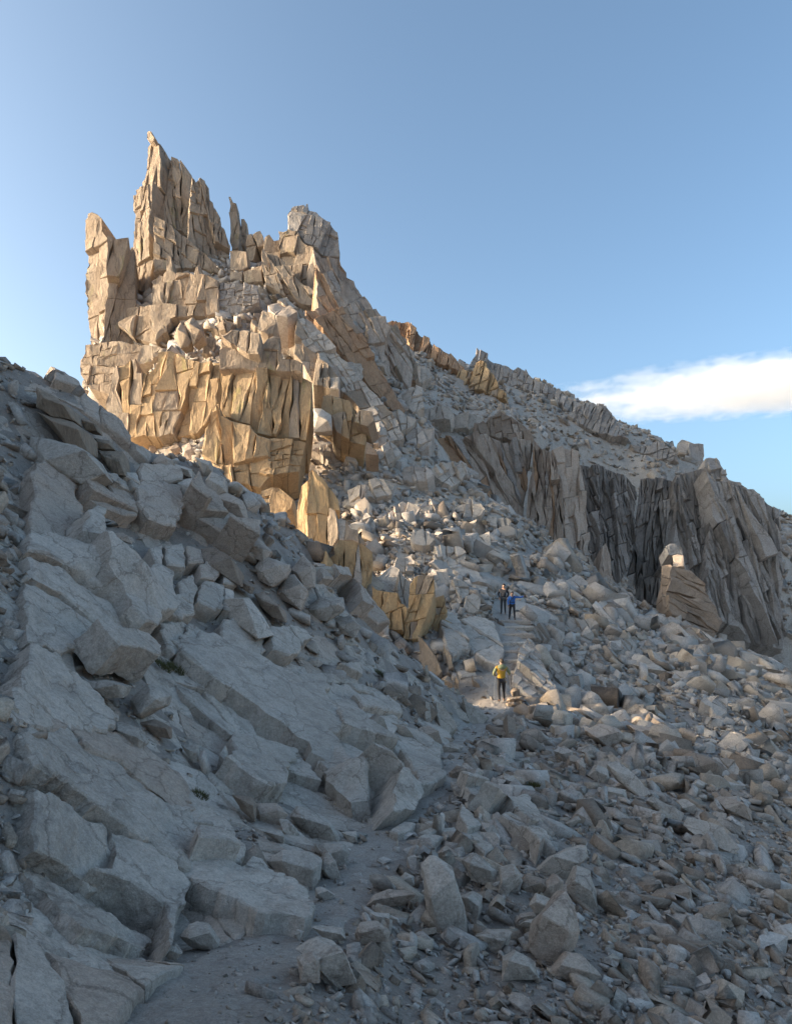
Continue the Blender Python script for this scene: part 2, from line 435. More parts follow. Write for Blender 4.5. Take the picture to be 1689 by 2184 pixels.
PXF = {'1': .62, '8': .68, 'G': .40, 'H': .66, '4': .65, '2': .8}
WALLN = [0]
WALLS = []
def wall(parent, z, outline, d, mat, yaw=0, lean=8, ang=(90, 2), px=(22, 34), thick=3.0, amp=.06, bev_px=1.3, gap_px=.4, rough=.045, name='block', jit=12, yawv=.10, pitchv=.07, mats=None, at=None, stop=.2, jag=0):
    WALLN[0] += 1
    zf = PXF.get(z, 1.0); px = (px[0] * zf, px[1] * zf)
    rnd = random.Random(100 + WALLN[0])
    pl = uv(z, outline)
    u0 = sum(p[0] for p in pl) / len(pl); v0 = sum(p[1] for p in pl) / len(pl)
    if at: u0, v0 = uv(z, [at])[0]
    if d == 'g':
        lo = sorted(pl, key=lambda p: -p[1])[:max(3, len(pl) // 3)]
        u0 = sum(p[0] for p in lo) / len(lo); v0 = sum(p[1] for p in lo) / len(lo)
        hs_ = [hit(u, v)[0] for u, v in lo]; hs_ = sorted(q.y for q in hs_ if q is not None)
        d = hs_[len(hs_) // 3] * .993 if hs_ else 170
    else:
        lo = sorted(pl, key=lambda p: -p[1])[:max(4, len(pl) * 2 // 3)]
        cu = sum(p[0] for p in lo) / len(lo); cv = sum(p[1] for p in lo) / len(lo)
        hs_ = [hit(cu + (u - cu) * .8, cv + (v - cv) * .8)[0] for u, v in lo]; hs_ = sorted(q.y for q in hs_ if q is not None and q.y > d * .78)
        if hs_: d = min(d, hs_[len(hs_) // 4] * .985)
    if jag:
        rj = random.Random(WALLN[0] * 3 + 1); out_ = []
        for i in range(len(pl)):
            p, q = pl[i], pl[(i + 1) % len(pl)]
            l = math.hypot(q[0] - p[0], q[1] - p[1]); m_ = max(1, int(l / 9))
            for j in range(m_):
                t_ = j / m_; r_ = rj.gauss(0, jag) if j else 0
                out_.append((p[0] + (q[0] - p[0]) * t_ - (q[1] - p[1]) / max(l, 1e-3) * r_, p[1] + (q[1] - p[1]) * t_ + (q[0] - p[0]) / max(l, 1e-3) * r_))
        pl = out_
    WALLS.append((np.array(pl), d))
    if z != '1': ang = (ang[0] + rnd.uniform(-5, 5), ang[1] + rnd.uniform(-14, 14))
    O, S, T, Nn = frame(u0, v0, d, yaw, lean)
    k = d / F
    loc = []
    for u, v in pl:
        q = on_plane(u, v, O, Nn) - O
        loc.append((q.dot(S), q.dot(T)))
    size = (px[0] * k, px[1] * k)
    res = cells(loc, ang, size, rnd, jit, amp, stop, yawv, pitchv)
    n = 0
    for pl_, off, ty, tp in res:
        lim = .22 * max(size); off = max(-lim, min(lim, off))
        ty = max(-.6, min(.6, ty)); tp = max(-.45, min(.35, tp))
        r = block_mesh(pl_, off, ty, tp, O - parent.location, S, T, Nn, thick, bev_px * k, rnd, gap_px * k, rough)
        if not r: continue
        me = bpy.data.meshes.new(name); me.from_pydata([tuple(c) for c in r[0]], [], r[1]); me.update()
        mm = mat if not mats or rnd.random() > .22 else rnd.choice(mats)
        link_mesh(name, me, mm, parent); n += 1
    return n

def rock_thing(name, label, cat, z, at, d, group=None):
    u, v = uv(z, [at])[0]
    o = empty(name, P(u, v, d)); tag(o, label, cat, group); return o

def roughen(bm, L, amp, scale, seed, iters=4):
    for _ in range(iters):
        es = [e for e in bm.edges if e.calc_length() > L]
        if not es: break
        bmesh.ops.subdivide_edges(bm, edges=es, cuts=1, use_grid_fill=False)
        bmesh.ops.triangulate(bm, faces=[f for f in bm.faces if len(f.verts) > 4])
    bm.normal_update()
    mv = []
    for v in bm.verts:
        q = v.co * scale + Vector((seed * 7.3, seed * 1.7, seed * 3.1))
        mv.append(v.co + v.normal * (fbm(q, 4) * amp))
    for v, c in zip(bm.verts, mv): v.co = c
    bm.normal_update()

def finish(bm, name, mat, parent=None, origin=None, sharp=32):
    bmesh.ops.recalc_face_normals(bm, faces=bm.faces[:])
    if origin is None:
        origin = sum((v.co for v in bm.verts), Vector()) / max(1, len(bm.verts))
        zmin = min(v.co.z for v in bm.verts); origin = Vector((origin.x, origin.y, zmin))
    for v in bm.verts: v.co -= origin
    for e in bm.edges:
        e.smooth = not (len(e.link_faces) == 2 and e.calc_face_angle(0) > math.radians(sharp))
    for f in bm.faces: f.smooth = True
    me = bpy.data.meshes.new(name); bm.to_mesh(me); bm.free()
    o = link_mesh(name, me, mat, parent); o.location = origin
    return o

SEED = [0]
def boulder(z, outline, label, mat=None, name='boulder', cat='boulder', inner=None, d=None, lean=.5, push=.35, back=.5, group=None, bev=.022, d_off=0.0):
    """One angular block: its rim as outlined, its front edges nearer, its back farther, as one convex body with worn edges."""
    SEED[0] += 1; rnd = random.Random(SEED[0])
    pl = uv(z, outline)
    us = [p[0] for p in pl]; vs = [p[1] for p in pl]
    vb = max(vs); vt = min(vs); uc = sum(us) / len(us)
    if d is None:
        h, _ = hit(uc, vb - .15 * (vb - vt)); d = h.y if h else 30
    d += d_off
    k = d / F
    size = math.sqrt((max(us) - min(us)) * (vb - vt)) * k
    pts_ = []
    for u, v in pl:
        dd = d + (vb - v) * k * lean
        pts_.append(P(u, v, dd))
    c = sum(pts_, Vector()) / len(pts_)
    vc = sum(vs) / len(vs)
    if inner is None:
        a = rnd.uniform(.15, .45); s = rnd.choice((-1, 1))
        inner = []
        for t in (-.55, .5):
            uu = uc + t * (max(us) - min(us)) * .5; vv = vc - (vb - vt) * (.12 + s * t * .2) 
            inner.append((uu, vv))
        raw = inner
    else: raw = uv(z, inner)
    for u, v in raw:
        pts_.append(P(u, v, d + (vb - v) * k * lean - push * size))
    for q in pts_[:len(pl)]:
        pts_.append(c + (q - c) * .82 + Vector((0, back * size, -.1 * size)))
    bm = bmesh.new()
    for q in pts_: bm.verts.new(q)
    r = bmesh.ops.convex_hull(bm, input=bm.verts[:])
    bmesh.ops.delete(bm, geom=[v for v in bm.verts if not v.link_faces], context='VERTS')
    bmesh.ops.dissolve_limit(bm, angle_limit=math.radians(9), verts=bm.verts[:], edges=bm.edges[:])
    bmesh.ops.bevel(bm, geom=bm.edges[:], offset=size * bev * .6, segments=1, affect='EDGES', clamp_overlap=True)
    roughen(bm, size * .2, size * .03, 3.2 / size, SEED[0], 3)
    o = finish(bm, name, mat or M['slab'], sharp=22)
    tag(o, label, cat, group)
    return o

GROW = 1.03
def slab(z, outline, label, mat=None, name='rock_slab', cat='slab', thick=.35, lift=.12, cuts=0, group=None, rough=.05, L_px=11, conform=.5, tilt=(0, 0), ang=(-42, 50), d=None):
    """A bedrock slab: its outline laid on the slope it belongs to, solid below, its face uneven; cuts>0 parts it by joints."""
    SEED[0] += 1; rnd = random.Random(SEED[0] + 500)
    pl = uv(z, outline)
    uc = sum(p[0] for p in pl) / len(pl); vc_ = sum(p[1] for p in pl) / len(pl)
    pl = [(uc + (u - uc) * GROW, vc_ + (v - vc_) * GROW) for u, v in pl]
    lift = lift * .8 + .05
    pts_ = []
    for u, v in pl:
        h, nr = hit(u, v)
        pts_.append(h)
    ds = sorted(h.y for h in pts_ if h is not None)
    dq = ds[len(ds) // 3] if ds else 20
    pts_ = [h if h is not None and h.y < dq * 1.3 else P(u, v, dq * 1.04) for h, (u, v) in zip(pts_, pl)]
    c = sum(pts_, Vector()) / len(pts_)
    arr = np.array([tuple(p - c) for p in pts_])
    nv = Vector(np.linalg.svd(arr)[2][2])
    hn = Vector()
    for p in pts_: hn += BVH.find_nearest(p)[1]
    hn.normalize()
    if nv.dot(hn) < 0: nv.negate()
    nv = (nv * .6 + hn * .4).normalized()
    S = Vector((0, 1, 0)).cross(nv); S = S.normalized() if S.length > .1 else Vector((1, 0, 0))
    if S.x < 0: S.negate()
    T = nv.cross(S)
    k = c.y / F
    if d: pass
    loc = []
    for p in pts_:
        q = p - c; loc.append((q.dot(S), q.dot(T), q.dot(nv)))
    off = lift
    pieces = [[(a, b) for a, b, h in loc]]
    for _ in range(cuts):
        pieces.sort(key=area); big = pieces.pop()
        a = math.radians(rnd.choice(ang) + rnd.uniform(-10, 10)); nrm = (-math.sin(a), math.cos(a))
        lo, hi = extent(big, nrm); t = lo + (hi - lo) * rnd.uniform(.35, .65)
        for s in (1, -1):
            q = clip(big, (nrm[0] * t, nrm[1] * t), nrm, s)
            if len(q) > 2 and area(q) > 1e-4: pieces.append(q)
    def hloc(x, y):
        ws = [1 / ((x - a) ** 2 + (y - b) ** 2 + .01) for a, b, h in loc]
        return sum(w_ * l[2] for w_, l in zip(ws, loc)) / sum(ws)
    root = empty(name, c) if len(pieces) > 1 else None
    for pi, pc in enumerate(pieces):
        a0 = math.sqrt(area(pc)); cxp = sum(p[0] for p in pc) / len(pc); cyp = sum(p[1] for p in pc) / len(pc)
        po = off + (rnd.uniform(-.3, .3) * thick if len(pieces) > 1 else 0)
        sh = .985 if len(pieces) > 1 else 1
        tx, ty = (rnd.gauss(0, .05), rnd.gauss(0, .05)) if len(pieces) > 1 else tilt
        top, ring = [], []
        m = len(pc)
        for i in range(m):
            p, q = pc[i], pc[(i + 1) % m]
            l = math.hypot(q[0] - p[0], q[1] - p[1]); kk = max(1, min(8, int(l / (L_px * k * 1.3))))
            for j in range(kk):
                t = j / kk; x = p[0] + (q[0] - p[0]) * t; y = p[1] + (q[1] - p[1]) * t
                if j:
                    r = rnd.gauss(0, .022) * a0; x += -(q[1] - p[1]) / max(l, 1e-5) * r; y += (q[0] - p[0]) / max(l, 1e-5) * r
                ring.append((cxp + (x - cxp) * sh, cyp + (y - cyp) * sh))
        bm = bmesh.new()
        tv, bv = [], []
        for x, y in ring:
            h = hloc(x, y) * conform + po + tx * (x - cxp) + ty * (y - cyp)
            tv.append(bm.verts.new(c + S * x + T * y + nv * h))
            bv.append(bm.verts.new(c + S * (cxp + (x - cxp) * 1.03) + T * (cyp + (y - cyp) * 1.03) + nv * (h - thick)))
        try:
            f = bm.faces.new(tv)
        except ValueError:
            bm.free(); continue
        for i in range(len(tv)):
            j = (i + 1) % len(tv)
            try: bm.faces.new((tv[j], tv[i], bv[i], bv[j]))
            except ValueError: pass
        bm.faces.new(list(reversed(bv)))
        bm.normal_update()
        te = [e for e in bm.edges if f in e.link_faces]
        bmesh.ops.triangulate(bm, faces=[f])
        bmesh.ops.bevel(bm, geom=te, offset=min(thick * .2, 3.2 * k), segments=1, affect='EDGES', clamp_overlap=True)
        roughen(bm, L_px * k, rough * min(a0, 1.5), 2.6 / max(a0, .4), SEED[0] + pi, 5)
        o = finish(bm, name if root is None else 'block', mat or M['slab'], None, sharp=24)
        if root is not None:
            o.parent = root; o.location = o.location - root.location
        else: tag(o, label, cat, group)
    if root is not None: tag(root, label, cat, group)

def bedrock(parent, outline, band, size, ang, seed, mat, name='slab'):
    """The jointed rock of the slope itself: split in plan along its two joint directions, every piece with its own height and tilt."""
    rnd = random.Random(seed)
    poly = []
    for u, v in outline:
        h, _ = hit(u, v)
        if h is not None and h.y < 34: poly.append((h.x, h.y))
    poly = clip(clip(poly, (0, band[0]), (0, 1), 1), (0, band[1]), (0, 1), -1)
    if len(poly) < 3: return
    for pc, off, ty, tp in cells(poly, ang, size, rnd, 14, .03, .2, .1, .1):
        a0 = math.sqrt(area(pc))
        if a0 < .12: continue
        cx = sum(p[0] for p in pc) / len(pc); cy = sum(p[1] for p in pc) / len(pc)
        lift = rnd.uniform(-.10, .05) * a0 + .02
        tx, ty2 = rnd.gauss(0, .045), rnd.gauss(0, .045)
        ring = []
        m = len(pc)
        for i in range(m):
            p, q = pc[i], pc[(i + 1) % m]
            l = math.hypot(q[0] - p[0], q[1] - p[1]); kk = max(1, min(7, int(l / (a0 * .22))))
            for j in range(kk):
                t = j / kk; x = p[0] + (q[0] - p[0]) * t; y = p[1] + (q[1] - p[1]) * t
                if j:
                    r = rnd.gauss(0, .022) * a0; x += -(q[1] - p[1]) / max(l, 1e-5) * r; y += (q[0] - p[0]) / max(l, 1e-5) * r
                ring.append((cx + (x - cx) * .975, cy + (y - cy) * .975))
        zs = [float(z) for z in ground_raw([p[0] for p in ring], [p[1] for p in ring])]
        zc = sum(zs) / len(zs)
        bm = bmesh.new(); tv, bv = [], []
        for (x, y), z in zip(ring, zs):
            tv.append(bm.verts.new((x, y, z + lift + tx * (x - cx) + ty2 * (y - cy)))); bv.append(bm.verts.new((x, y, z - .55 * a0 - .15)))
        try: f = bm.faces.new(tv)
        except ValueError: bm.free(); continue
        for i in range(len(tv)):
            j = (i + 1) % len(tv); bm.faces.new((tv[j], tv[i], bv[i], bv[j]))
        bm.normal_update()
        te = [e for e in bm.edges if f in e.link_faces]
        bmesh.ops.triangulate(bm, faces=[f])
        bmesh.ops.bevel(bm, geom=te, offset=.035 * a0, segments=1, affect='EDGES', clamp_overlap=True)
        roughen(bm, a0 * .16, .045 * a0, 2.4 / a0, seed + int(cx * 37 + cy * 91), 3)
        o = finish(bm, name, mat if rnd.random() > .25 else M['near_pink'], parent, sharp=22)
        o.location = o.location - parent.location
# ------------------------------------------------------------------ the rock massif on the left
t = rock_thing('rock_spire', 'tallest pointed rock spire with a small capstone on its tip', 'rock spire', '1', (600, 800), 96)
wall(t, '1', [(490,160),(505,145),(530,135),(548,150),(560,250),(545,430),(540,600),(535,820),(530,900),(525,990),(440,990),(430,800),(440,560),(448,440),(465,435),(456,345),(475,320),(485,280)], 96, M['tan'], yaw=-28, ang=(93, 12), px=(28, 80), thick=6, amp=.05, at=(490, 500), yawv=.06, pitchv=.04, jag=1.3)
wall(t, '1', [(548,140),(575,150),(605,200),(630,237),(665,250),(690,285),(725,325),(740,345),(720,560),(715,650),(640,590),(545,545),(545,430),(560,250)], 96.5, M['tan'], yaw=14, ang=(91, -30), px=(22, 80), thick=6, amp=.05, at=(548, 500), yawv=.06, pitchv=.04, jag=1.3)
wall(t, '1', [(545,545),(640,590),(715,650),(760,690),(840,760),(930,830),(850,822),(790,800),(700,800),(640,820),(535,830),(540,640)], 94.5, M['tan'], yaw=4, ang=(91, -32), px=(34, 40), thick=6, amp=.05, yawv=.06, pitchv=.04, jag=1.3)
wall(t, '1', [(740,330),(748,335),(757,372),(762,352),(780,337),(805,355),(827,385),(822,410),(812,425),(850,462),(870,510),(888,540),(890,590),(915,640),(938,700),(938,790),(930,830),(840,760),(760,690),(715,650),(720,560)], 97, M['tan'], yaw=22, ang=(91, -8), px=(20, 60), thick=5, amp=.05, at=(730, 600), yawv=.06, pitchv=.04, jag=1.3)
wall(t, '1', [(503,135),(505,100),(512,94),(526,96),(547,132),(538,146),(515,150)], 96, M['tan'], yaw=-28, px=(60, 90), thick=1.2, name='capstone', at=(490, 500), yawv=.06, pitchv=.04, jag=1.3)
t = rock_thing('rock_tower', 'square topped rock tower at the left end of the skyline', 'rock tower', '1', (300, 900), 99)
wall(t, '1', [(178,555),(193,540),(195,520),(215,512),(240,522),(265,545),(262,640),(290,655),(310,660),(300,850),(280,1100),(275,1180),(190,1190),(175,1050),(168,900),(172,800),(182,780)], 99, M['tan'], yaw=-24, ang=(91, 4), px=(50, 95), thick=5, amp=.05, yawv=.06, pitchv=.04, jag=1.3)
wall(t, '1', [(310,660),(345,682),(400,678),(425,675),(440,705),(440,1000),(430,1190),(275,1180),(280,1100),(300,850)], 100, M['tan'], yaw=12, ang=(84, 4), px=(45, 120), thick=6, amp=.06, yawv=.06, pitchv=.04, jag=1.3)
wall(t, '1', [(345,870),(300,960),(275,1060),(285,1130),(350,1130),(380,1050),(375,900)], 96, M['tan'], yaw=-8, ang=(80, 4), px=(90, 150), thick=3, yawv=.06, pitchv=.04, jag=1.3)
t = rock_thing('rock_needle', 'slender leaning rock needle standing alone beside the tallest spire', 'rock needle', '1', (960, 700), 97)
wall(t, '1', [(920,425),(930,424),(945,455),(962,460),(975,560),(988,625),(975,700),(940,715),(935,600),(925,500)], 97, M['tan'], yaw=-12, ang=(82, 4), px=(34, 90), thick=1.6, yawv=.06, pitchv=.04, jag=1.3)
t = rock_thing('rock_needle', 'short blunt rock needle just right of the slender one', 'rock needle', '1', (1010, 700), 97.6)
wall(t, '1', [(992,548),(1008,547),(1025,575),(1022,630),(1027,660),(1010,690),(975,700),(988,625)], 97.6, M['tan'], yaw=0, ang=(88, 4), px=(40, 70), thick=1.6, yawv=.06, pitchv=.04, jag=1.3)
t = rock_thing('rock_outcrop', 'jumble of blocks in the saddle between the needles and the right tower', 'outcrop', '1', (1080, 760), 96)
for o_ in ([(935,718),(1022,722),(1027,800),(1000,822),(937,822)], [(1022,722),(1020,690),(1030,640),(1050,630),(1072,690),(1060,770),(1027,790)], [(1050,632),(1072,618),(1092,612),(1108,640),(1112,690),(1080,700)], [(1115,650),(1125,640),(1140,632),(1165,665),(1195,660),(1197,760),(1112,770),(1108,700)],
           [(940,822),(1005,826),(1000,880),(940,872)], [(1005,826),(1100,790),(1105,880),(1010,890)]):
    wall(t, '1', o_, 95 + random.uniform(-1, 1), M['tan'], yaw=random.uniform(-15, 15), px=(50, 50), thick=3, ang=(86, 5))
t = rock_thing('rock_tower', 'broad right hand rock tower with a ragged dark top', 'rock tower', '1', (1370, 700), 93)
wall(t, '1', [(1233,515),(1245,498),(1262,480),(1290,474),(1320,470),(1326,500),(1332,465),(1340,463),(1347,500),(1385,508),(1420,545),(1452,562),(1470,590),(1496,617),(1503,680),(1505,750),(1420,740),(1370,700),(1320,680),(1290,620),(1240,612)], 93, M['fargrey'], yaw=6, ang=(74, -28), px=(26, 34), thick=5, amp=.07, yawv=.06, pitchv=.04, jag=1.3)
wall(t, '1', [(1190,620),(1240,612),(1290,620),(1320,680),(1370,700),(1385,780),(1370,930),(1300,880),(1230,790),(1200,760),(1196,690)], 92, M['tan'], yaw=-16, ang=(80, 8), px=(30, 50), thick=5, amp=.07, yawv=.06, pitchv=.04, jag=1.3)
wall(t, '1', [(1105,710),(1190,740),(1230,790),(1300,880),(1370,930),(1400,1010),(1330,1010),(1200,950),(1125,905),(1100,800)], 90, M['tan'], yaw=-4, ang=(112, 12), px=(26, 60), thick=4, amp=.07, yawv=.06, pitchv=.04, jag=1.3)
wall(t, '1', [(1370,700),(1420,740),(1505,750),(1512,790),(1548,815),(1552,850),(1590,862),(1600,890),(1640,940),(1660,960),(1689,1012),(1720,1050),(1790,1130),(1830,1170),(1850,1180),(1870,1250),(1890,1330),(1880,1420),(1830,1480),(1760,1420),(1700,1300),(1640,1180),(1560,1080),(1490,960),(1430,830),(1385,770)], 91, M['far'], yaw=26, lean=16, ang=(118, 28), px=(26, 64), thick=6, amp=.05, at=(1500, 960), mats=[M['tan'], M['fargrey']], yawv=.06, pitchv=.04, jag=1.3)
wall(t, '1', [(1400,1010),(1385,900),(1385,790),(1430,840),(1490,970),(1560,1090),(1640,1190),(1700,1310),(1770,1440),(1840,1560),(1800,1600),(1700,1480),(1620,1400),(1540,1300),(1450,1180),(1330,1050),(1330,1010)], 93, M['rust'], yaw=14, lean=18, ang=(120, 30), px=(30, 70), thick=5, amp=.06, mats=[M['brown']], yawv=.06, pitchv=.04, jag=1.3)
t = rock_thing('rock_rib', 'pale broken rib descending below the right tower', 'rock rib', '1', (1500, 1400), 80)
wall(t, '1', [(1230,950),(1330,1050),(1450,1180),(1540,1300),(1620,1400),(1700,1480),(1800,1600),(1840,1700),(1760,1720),(1660,1600),(1560,1500),(1480,1420),(1400,1330),(1330,1230),(1270,1150),(1290,1060),(1180,980)], 80, M['grey'], yaw=10, lean=24, ang=(112, 24), px=(26, 36), thick=5, amp=.08, mats=[M['tan'], M['far']], yawv=.06, pitchv=.04, jag=1.3)
t = rock_thing('rock_wall', 'yellowish blocky wall under the tallest spire', 'rock wall', '1', (700, 1000), 88)
wall(t, '1', [(525,870),(560,832),(600,838),(610,740),(630,745),(640,840),(720,832),(750,850),(780,780),(795,840),(880,880),(885,1050),(800,1065),(720,1070),(640,1082),(620,1150),(560,1200),(530,1100)], 87, M['tan'], yaw=-6, ang=(88, 6), px=(46, 70), thick=5, amp=.07, yawv=.06, pitchv=.04, jag=1.3)
wall(t, '1', [(430,1000),(530,990),(530,1100),(560,1200),(500,1190),(440,1170),(370,1120),(375,1020)], 89, M['tan'], yaw=-20, ang=(78, 20), px=(50, 60), thick=4, amp=.08, yawv=.06, pitchv=.04, jag=1.3)
wall(t, '1', [(880,880),(990,880),(1080,900),(1090,990),(1000,1040),(950,1040),(885,1050)], 87, M['fargrey'], yaw=0, ang=(80, 10), px=(26, 26), thick=4, amp=.12, yawv=.06, pitchv=.04, jag=1.3)
t = rock_thing('rock_wall', 'low blocky wall at the foot of the left tower', 'rock wall', '1', (330, 1350), 84)
wall(t, '1', [(178,1200),(250,1188),(320,1178),(440,1195),(560,1205),(600,1230),(560,1260),(480,1300),(400,1330),(350,1420),(300,1460),(200,1430),(150,1350),(148,1280),(175,1250)], 84, M['tan'], yaw=-12, ang=(86, 4), px=(44, 34), thick=5, amp=.1, yawv=.06, pitchv=.04, jag=1.3)
t = rock_thing('rock_wall', 'jointed tan wall left of the large golden buttress', 'rock wall', '3', (600, 250), 74)
wall(t, '1', [(340,1430),(350,1350),(460,1290),(470,1360),(560,1370),(580,1260),(640,1250),(720,1290),(800,1310),(885,1300),(880,1559),(780,1680),(600,1690),(420,1700),(320,1640),(300,1530)], 74, M['gold_lit'], yaw=-8, ang=(88, 6), px=(40, 90), thick=5, amp=.08, mats=[M['tan'], M['tan']], yawv=.06, pitchv=.04, jag=1.3)
for lab, o_ in (('small leaning pale block on the rubble above the golden buttress', [(645,1170),(660,1120),(680,1085),(705,1110),(735,1190),(720,1215),(680,1225)]), ('larger leaning tan block beside the small pale one on the rubble', [(700,1090),(740,1063),(770,1090),(802,1140),(800,1170),(745,1210),(725,1160)])):
    boulder('1', o_, lab, M['tan'], 'leaning_block', 'rock block', d=77, lean=.3, back=.8)

t = rock_thing('rock_buttress', 'big golden buttress split by long upright cracks', 'buttress', '8', (500, 1300), 62)
wall(t, '8', [(235,345),(262,325),(310,287),(400,290),(505,312),(517,400),(500,470),(420,465),(350,430),(330,400),(300,395)], 61.5, M['tan'], yaw=-6, ang=(80, 4), px=(60, 70), thick=4, amp=.03, bev_px=3)
wall(t, '8', [(235,345),(300,395),(330,400),(350,430),(420,465),(490,485),(485,575),(380,565),(232,580),(222,500)], 62, M['tan'], yaw=-8, ang=(86, 2), px=(120, 80), thick=4, amp=.02, bev_px=3)
wall(t, '8', [(520,400),(560,350),(600,335),(650,345),(655,480),(660,505),(700,500),(760,508),(808,530),(805,610),(720,590),(650,590),(560,570),(485,575),(490,500)], 62, M['tan'], yaw=6, ang=(88, 0), px=(50, 64), thick=4, amp=.05, bev_px=3)
wall(t, '8', [(232,580),(380,565),(485,575),(480,700),(450,830),(440,965),(330,938),(232,890),(225,840),(236,700)], 62, M['gold_lit'], yaw=-8, ang=(86, 4), px=(52, 260), thick=4, amp=.025, bev_px=3, mats=[M['gold_lit']])  # lower faces take the warmer granite, their bounced glow painted in
wall(t, '8', [(485,575),(560,570),(650,590),(720,590),(805,610),(870,652),(868,800),(850,960),(830,1072),(720,1052),(590,1046),(490,1030),(440,965),(450,830),(480,700)], 62, M['gold_lit'], yaw=4, ang=(86, 2), px=(42, 200), thick=4, amp=.03, bev_px=3, mats=[M['tan']])
wall(t, '8', [(155,930),(165,870),(228,820),(240,893),(330,938),(440,965),(490,1030),(575,1050),(570,1180),(470,1200),(350,1230),(240,1250),(130,1195),(95,1170),(100,1110),(112,1050),(120,980)], 60.5, M['gold_lit'], yaw=-6, ang=(88, 3), px=(48, 170), thick=4, amp=.03, bev_px=3)
wall(t, '8', [(175,1220),(240,1250),(350,1230),(470,1200),(570,1180),(580,1240),(592,1310),(500,1400),(430,1380),(265,1370),(200,1300)], 60, M['gold_lit'], yaw=-4, ang=(86, 4), px=(50, 54), thick=4, amp=.05, bev_px=3)
wall(t, '8', [(575,1050),(700,1060),(830,1078),(800,1200),(780,1280),(600,1312),(500,1290),(570,1200)], 60.4, M['gold_lit'], yaw=8, lean=14, ang=(78, 4), px=(34, 30), thick=3, amp=.12)
wall(t, '8', [(265,1400),(430,1425),(500,1440),(600,1400),(640,1480),(590,1640),(540,1640),(430,1560),(400,1450),(265,1440)], 57, M['gold_lit'], yaw=-6, lean=14, ang=(80, 6), px=(50, 46), thick=4, amp=.12, mats=[M['brown']])
t = rock_thing('rock_block', 'lichen covered yellow block between buttress and golden pillar', 'rock block', '8', (650, 1500), 54)
wall(t, '8', [(600,1395),(640,1398),(745,1480),(730,1540),(660,1600),(590,1590),(565,1480)], 54, M['gold_lit'], yaw=-4, ang=(75, 5), px=(110, 110), thick=3)
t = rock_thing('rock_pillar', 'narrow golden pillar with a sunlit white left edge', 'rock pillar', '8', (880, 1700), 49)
wall(t, '8', [(845,1345),(862,1330),(850,1292),(870,1270),(955,1345),(1055,1485),(1068,1560),(1000,1540),(985,1600),(985,1800),(830,1845),(835,1500)], 49, M['ochre_lit'], yaw=6, ang=(88, 3), px=(46, 120), thick=3, amp=.02, at=(840, 1500))
wall(t, '8', [(845,1345),(835,1500),(830,1845),(752,1848),(758,1740),(765,1660),(780,1490),(800,1385)], 49, M['ochre_lit'], yaw=-26, ang=(86, 3), px=(50, 150), thick=3, amp=.03, at=(840, 1500))
t = rock_thing('rock_pinnacle', 'split grey pinnacle in front of the golden pillar', 'pinnacle', '8', (1050, 1850), 45)
wall(t, '8', [(975,1600),(990,1590),(988,1535),(1000,1540),(1030,1555),(1045,1610),(1055,1700),(1050,1760),(1000,1830),(980,1750)], 45, M['tan'], yaw=-12, ang=(88, 4), px=(50, 120), thick=2.4, at=(1050, 1700))
wall(t, '8', [(1045,1610),(1110,1622),(1130,1680),(1180,1690),(1250,1790),(1230,1800),(1150,1770),(1060,1765),(1055,1700)], 45, M['tan'], yaw=14, ang=(84, 4), px=(44, 110), thick=2.4, at=(1050, 1700), mats=[M['grey']])
t = rock_thing('rock_pinnacle', 'row of upright slabs below the split pinnacle, grey above and golden below', 'pinnacle', '8', (1080, 2000), 43)
wall(t, '8', [(985,1862),(1060,1765),(1150,1770),(1230,1800),(1290,1850),(1290,1990),(1240,2090),(1190,2110),(1100,2050),(975,1995)], 43, M['ochre_lit'], yaw=4, lean=10, ang=(86, 4), px=(42, 170), thick=2.4, amp=.05, mats=[M['grey'], M['tan']])
wall(t, '8', [(950,1808),(962,1830),(976,1850),(972,2010),(940,2000),(912,1992),(935,1900)], 43.4, M['ochre_lit'], yaw=-18, px=(40, 150), thick=1.5)
t = rock_thing('rock_step', 'stepped golden blocks with grey tops above the trail notch', 'outcrop', 'G', (1400, 900), 38)  # grey tops and warm faces: shade and bounce put into the colours
wall(t, 'G', [(1240,660),(1300,640),(1410,545),(1470,580),(1465,700),(1455,780),(1345,770),(1240,722)], 38.6, M['grey'], yaw=-2, lean=42, ang=(88, 30), px=(120, 120), thick=2, amp=.02)
wall(t, 'G', [(1240,722),(1345,770),(1455,780),(1450,840),(1540,905),(1540,960),(1515,1100),(1430,1100),(1350,1080),(1332,950),(1250,890)], 38, M['ochre_lit'], yaw=-12, lean=4, ang=(82, 24), px=(70, 120), thick=2, amp=.03)
wall(t, 'G', [(1560,705),(1600,650),(1640,630),(1760,640),(1770,760),(1740,900),(1690,1020),(1625,1175),(1560,1180),(1500,1180),(1530,1000),(1550,860)], 37.5, M['ochre_lit'], yaw=-6, lean=8, ang=(80, 10), px=(44, 90), thick=2, amp=.06, mats=[M['tan']])
wall(t, 'G', [(1470,590),(1560,700),(1550,860),(1530,920),(1455,830),(1460,700)], 39, M['grey'], yaw=10, lean=8, ang=(86, 10), px=(50, 140), thick=2, amp=.06)
wall(t, 'G', [(1155,540),(1195,515),(1235,560),(1230,700),(1195,720),(1165,640)], 40, M['grey'], yaw=0, px=(90, 200), thick=1.5)
wall(t, '4', [(240,325),(310,312),(325,380),(310,430),(350,440),(350,480),(250,480),(215,440)], 37, M['ochre_lit'], yaw=-4, lean=12, ang=(80, 6), px=(30, 34), thick=2, amp=.1, mats=[M['tan']])
t = rock_thing('rock_column', 'jointed grey and golden column right of the big buttress', 'rock column', '8', (1080, 950), 64)
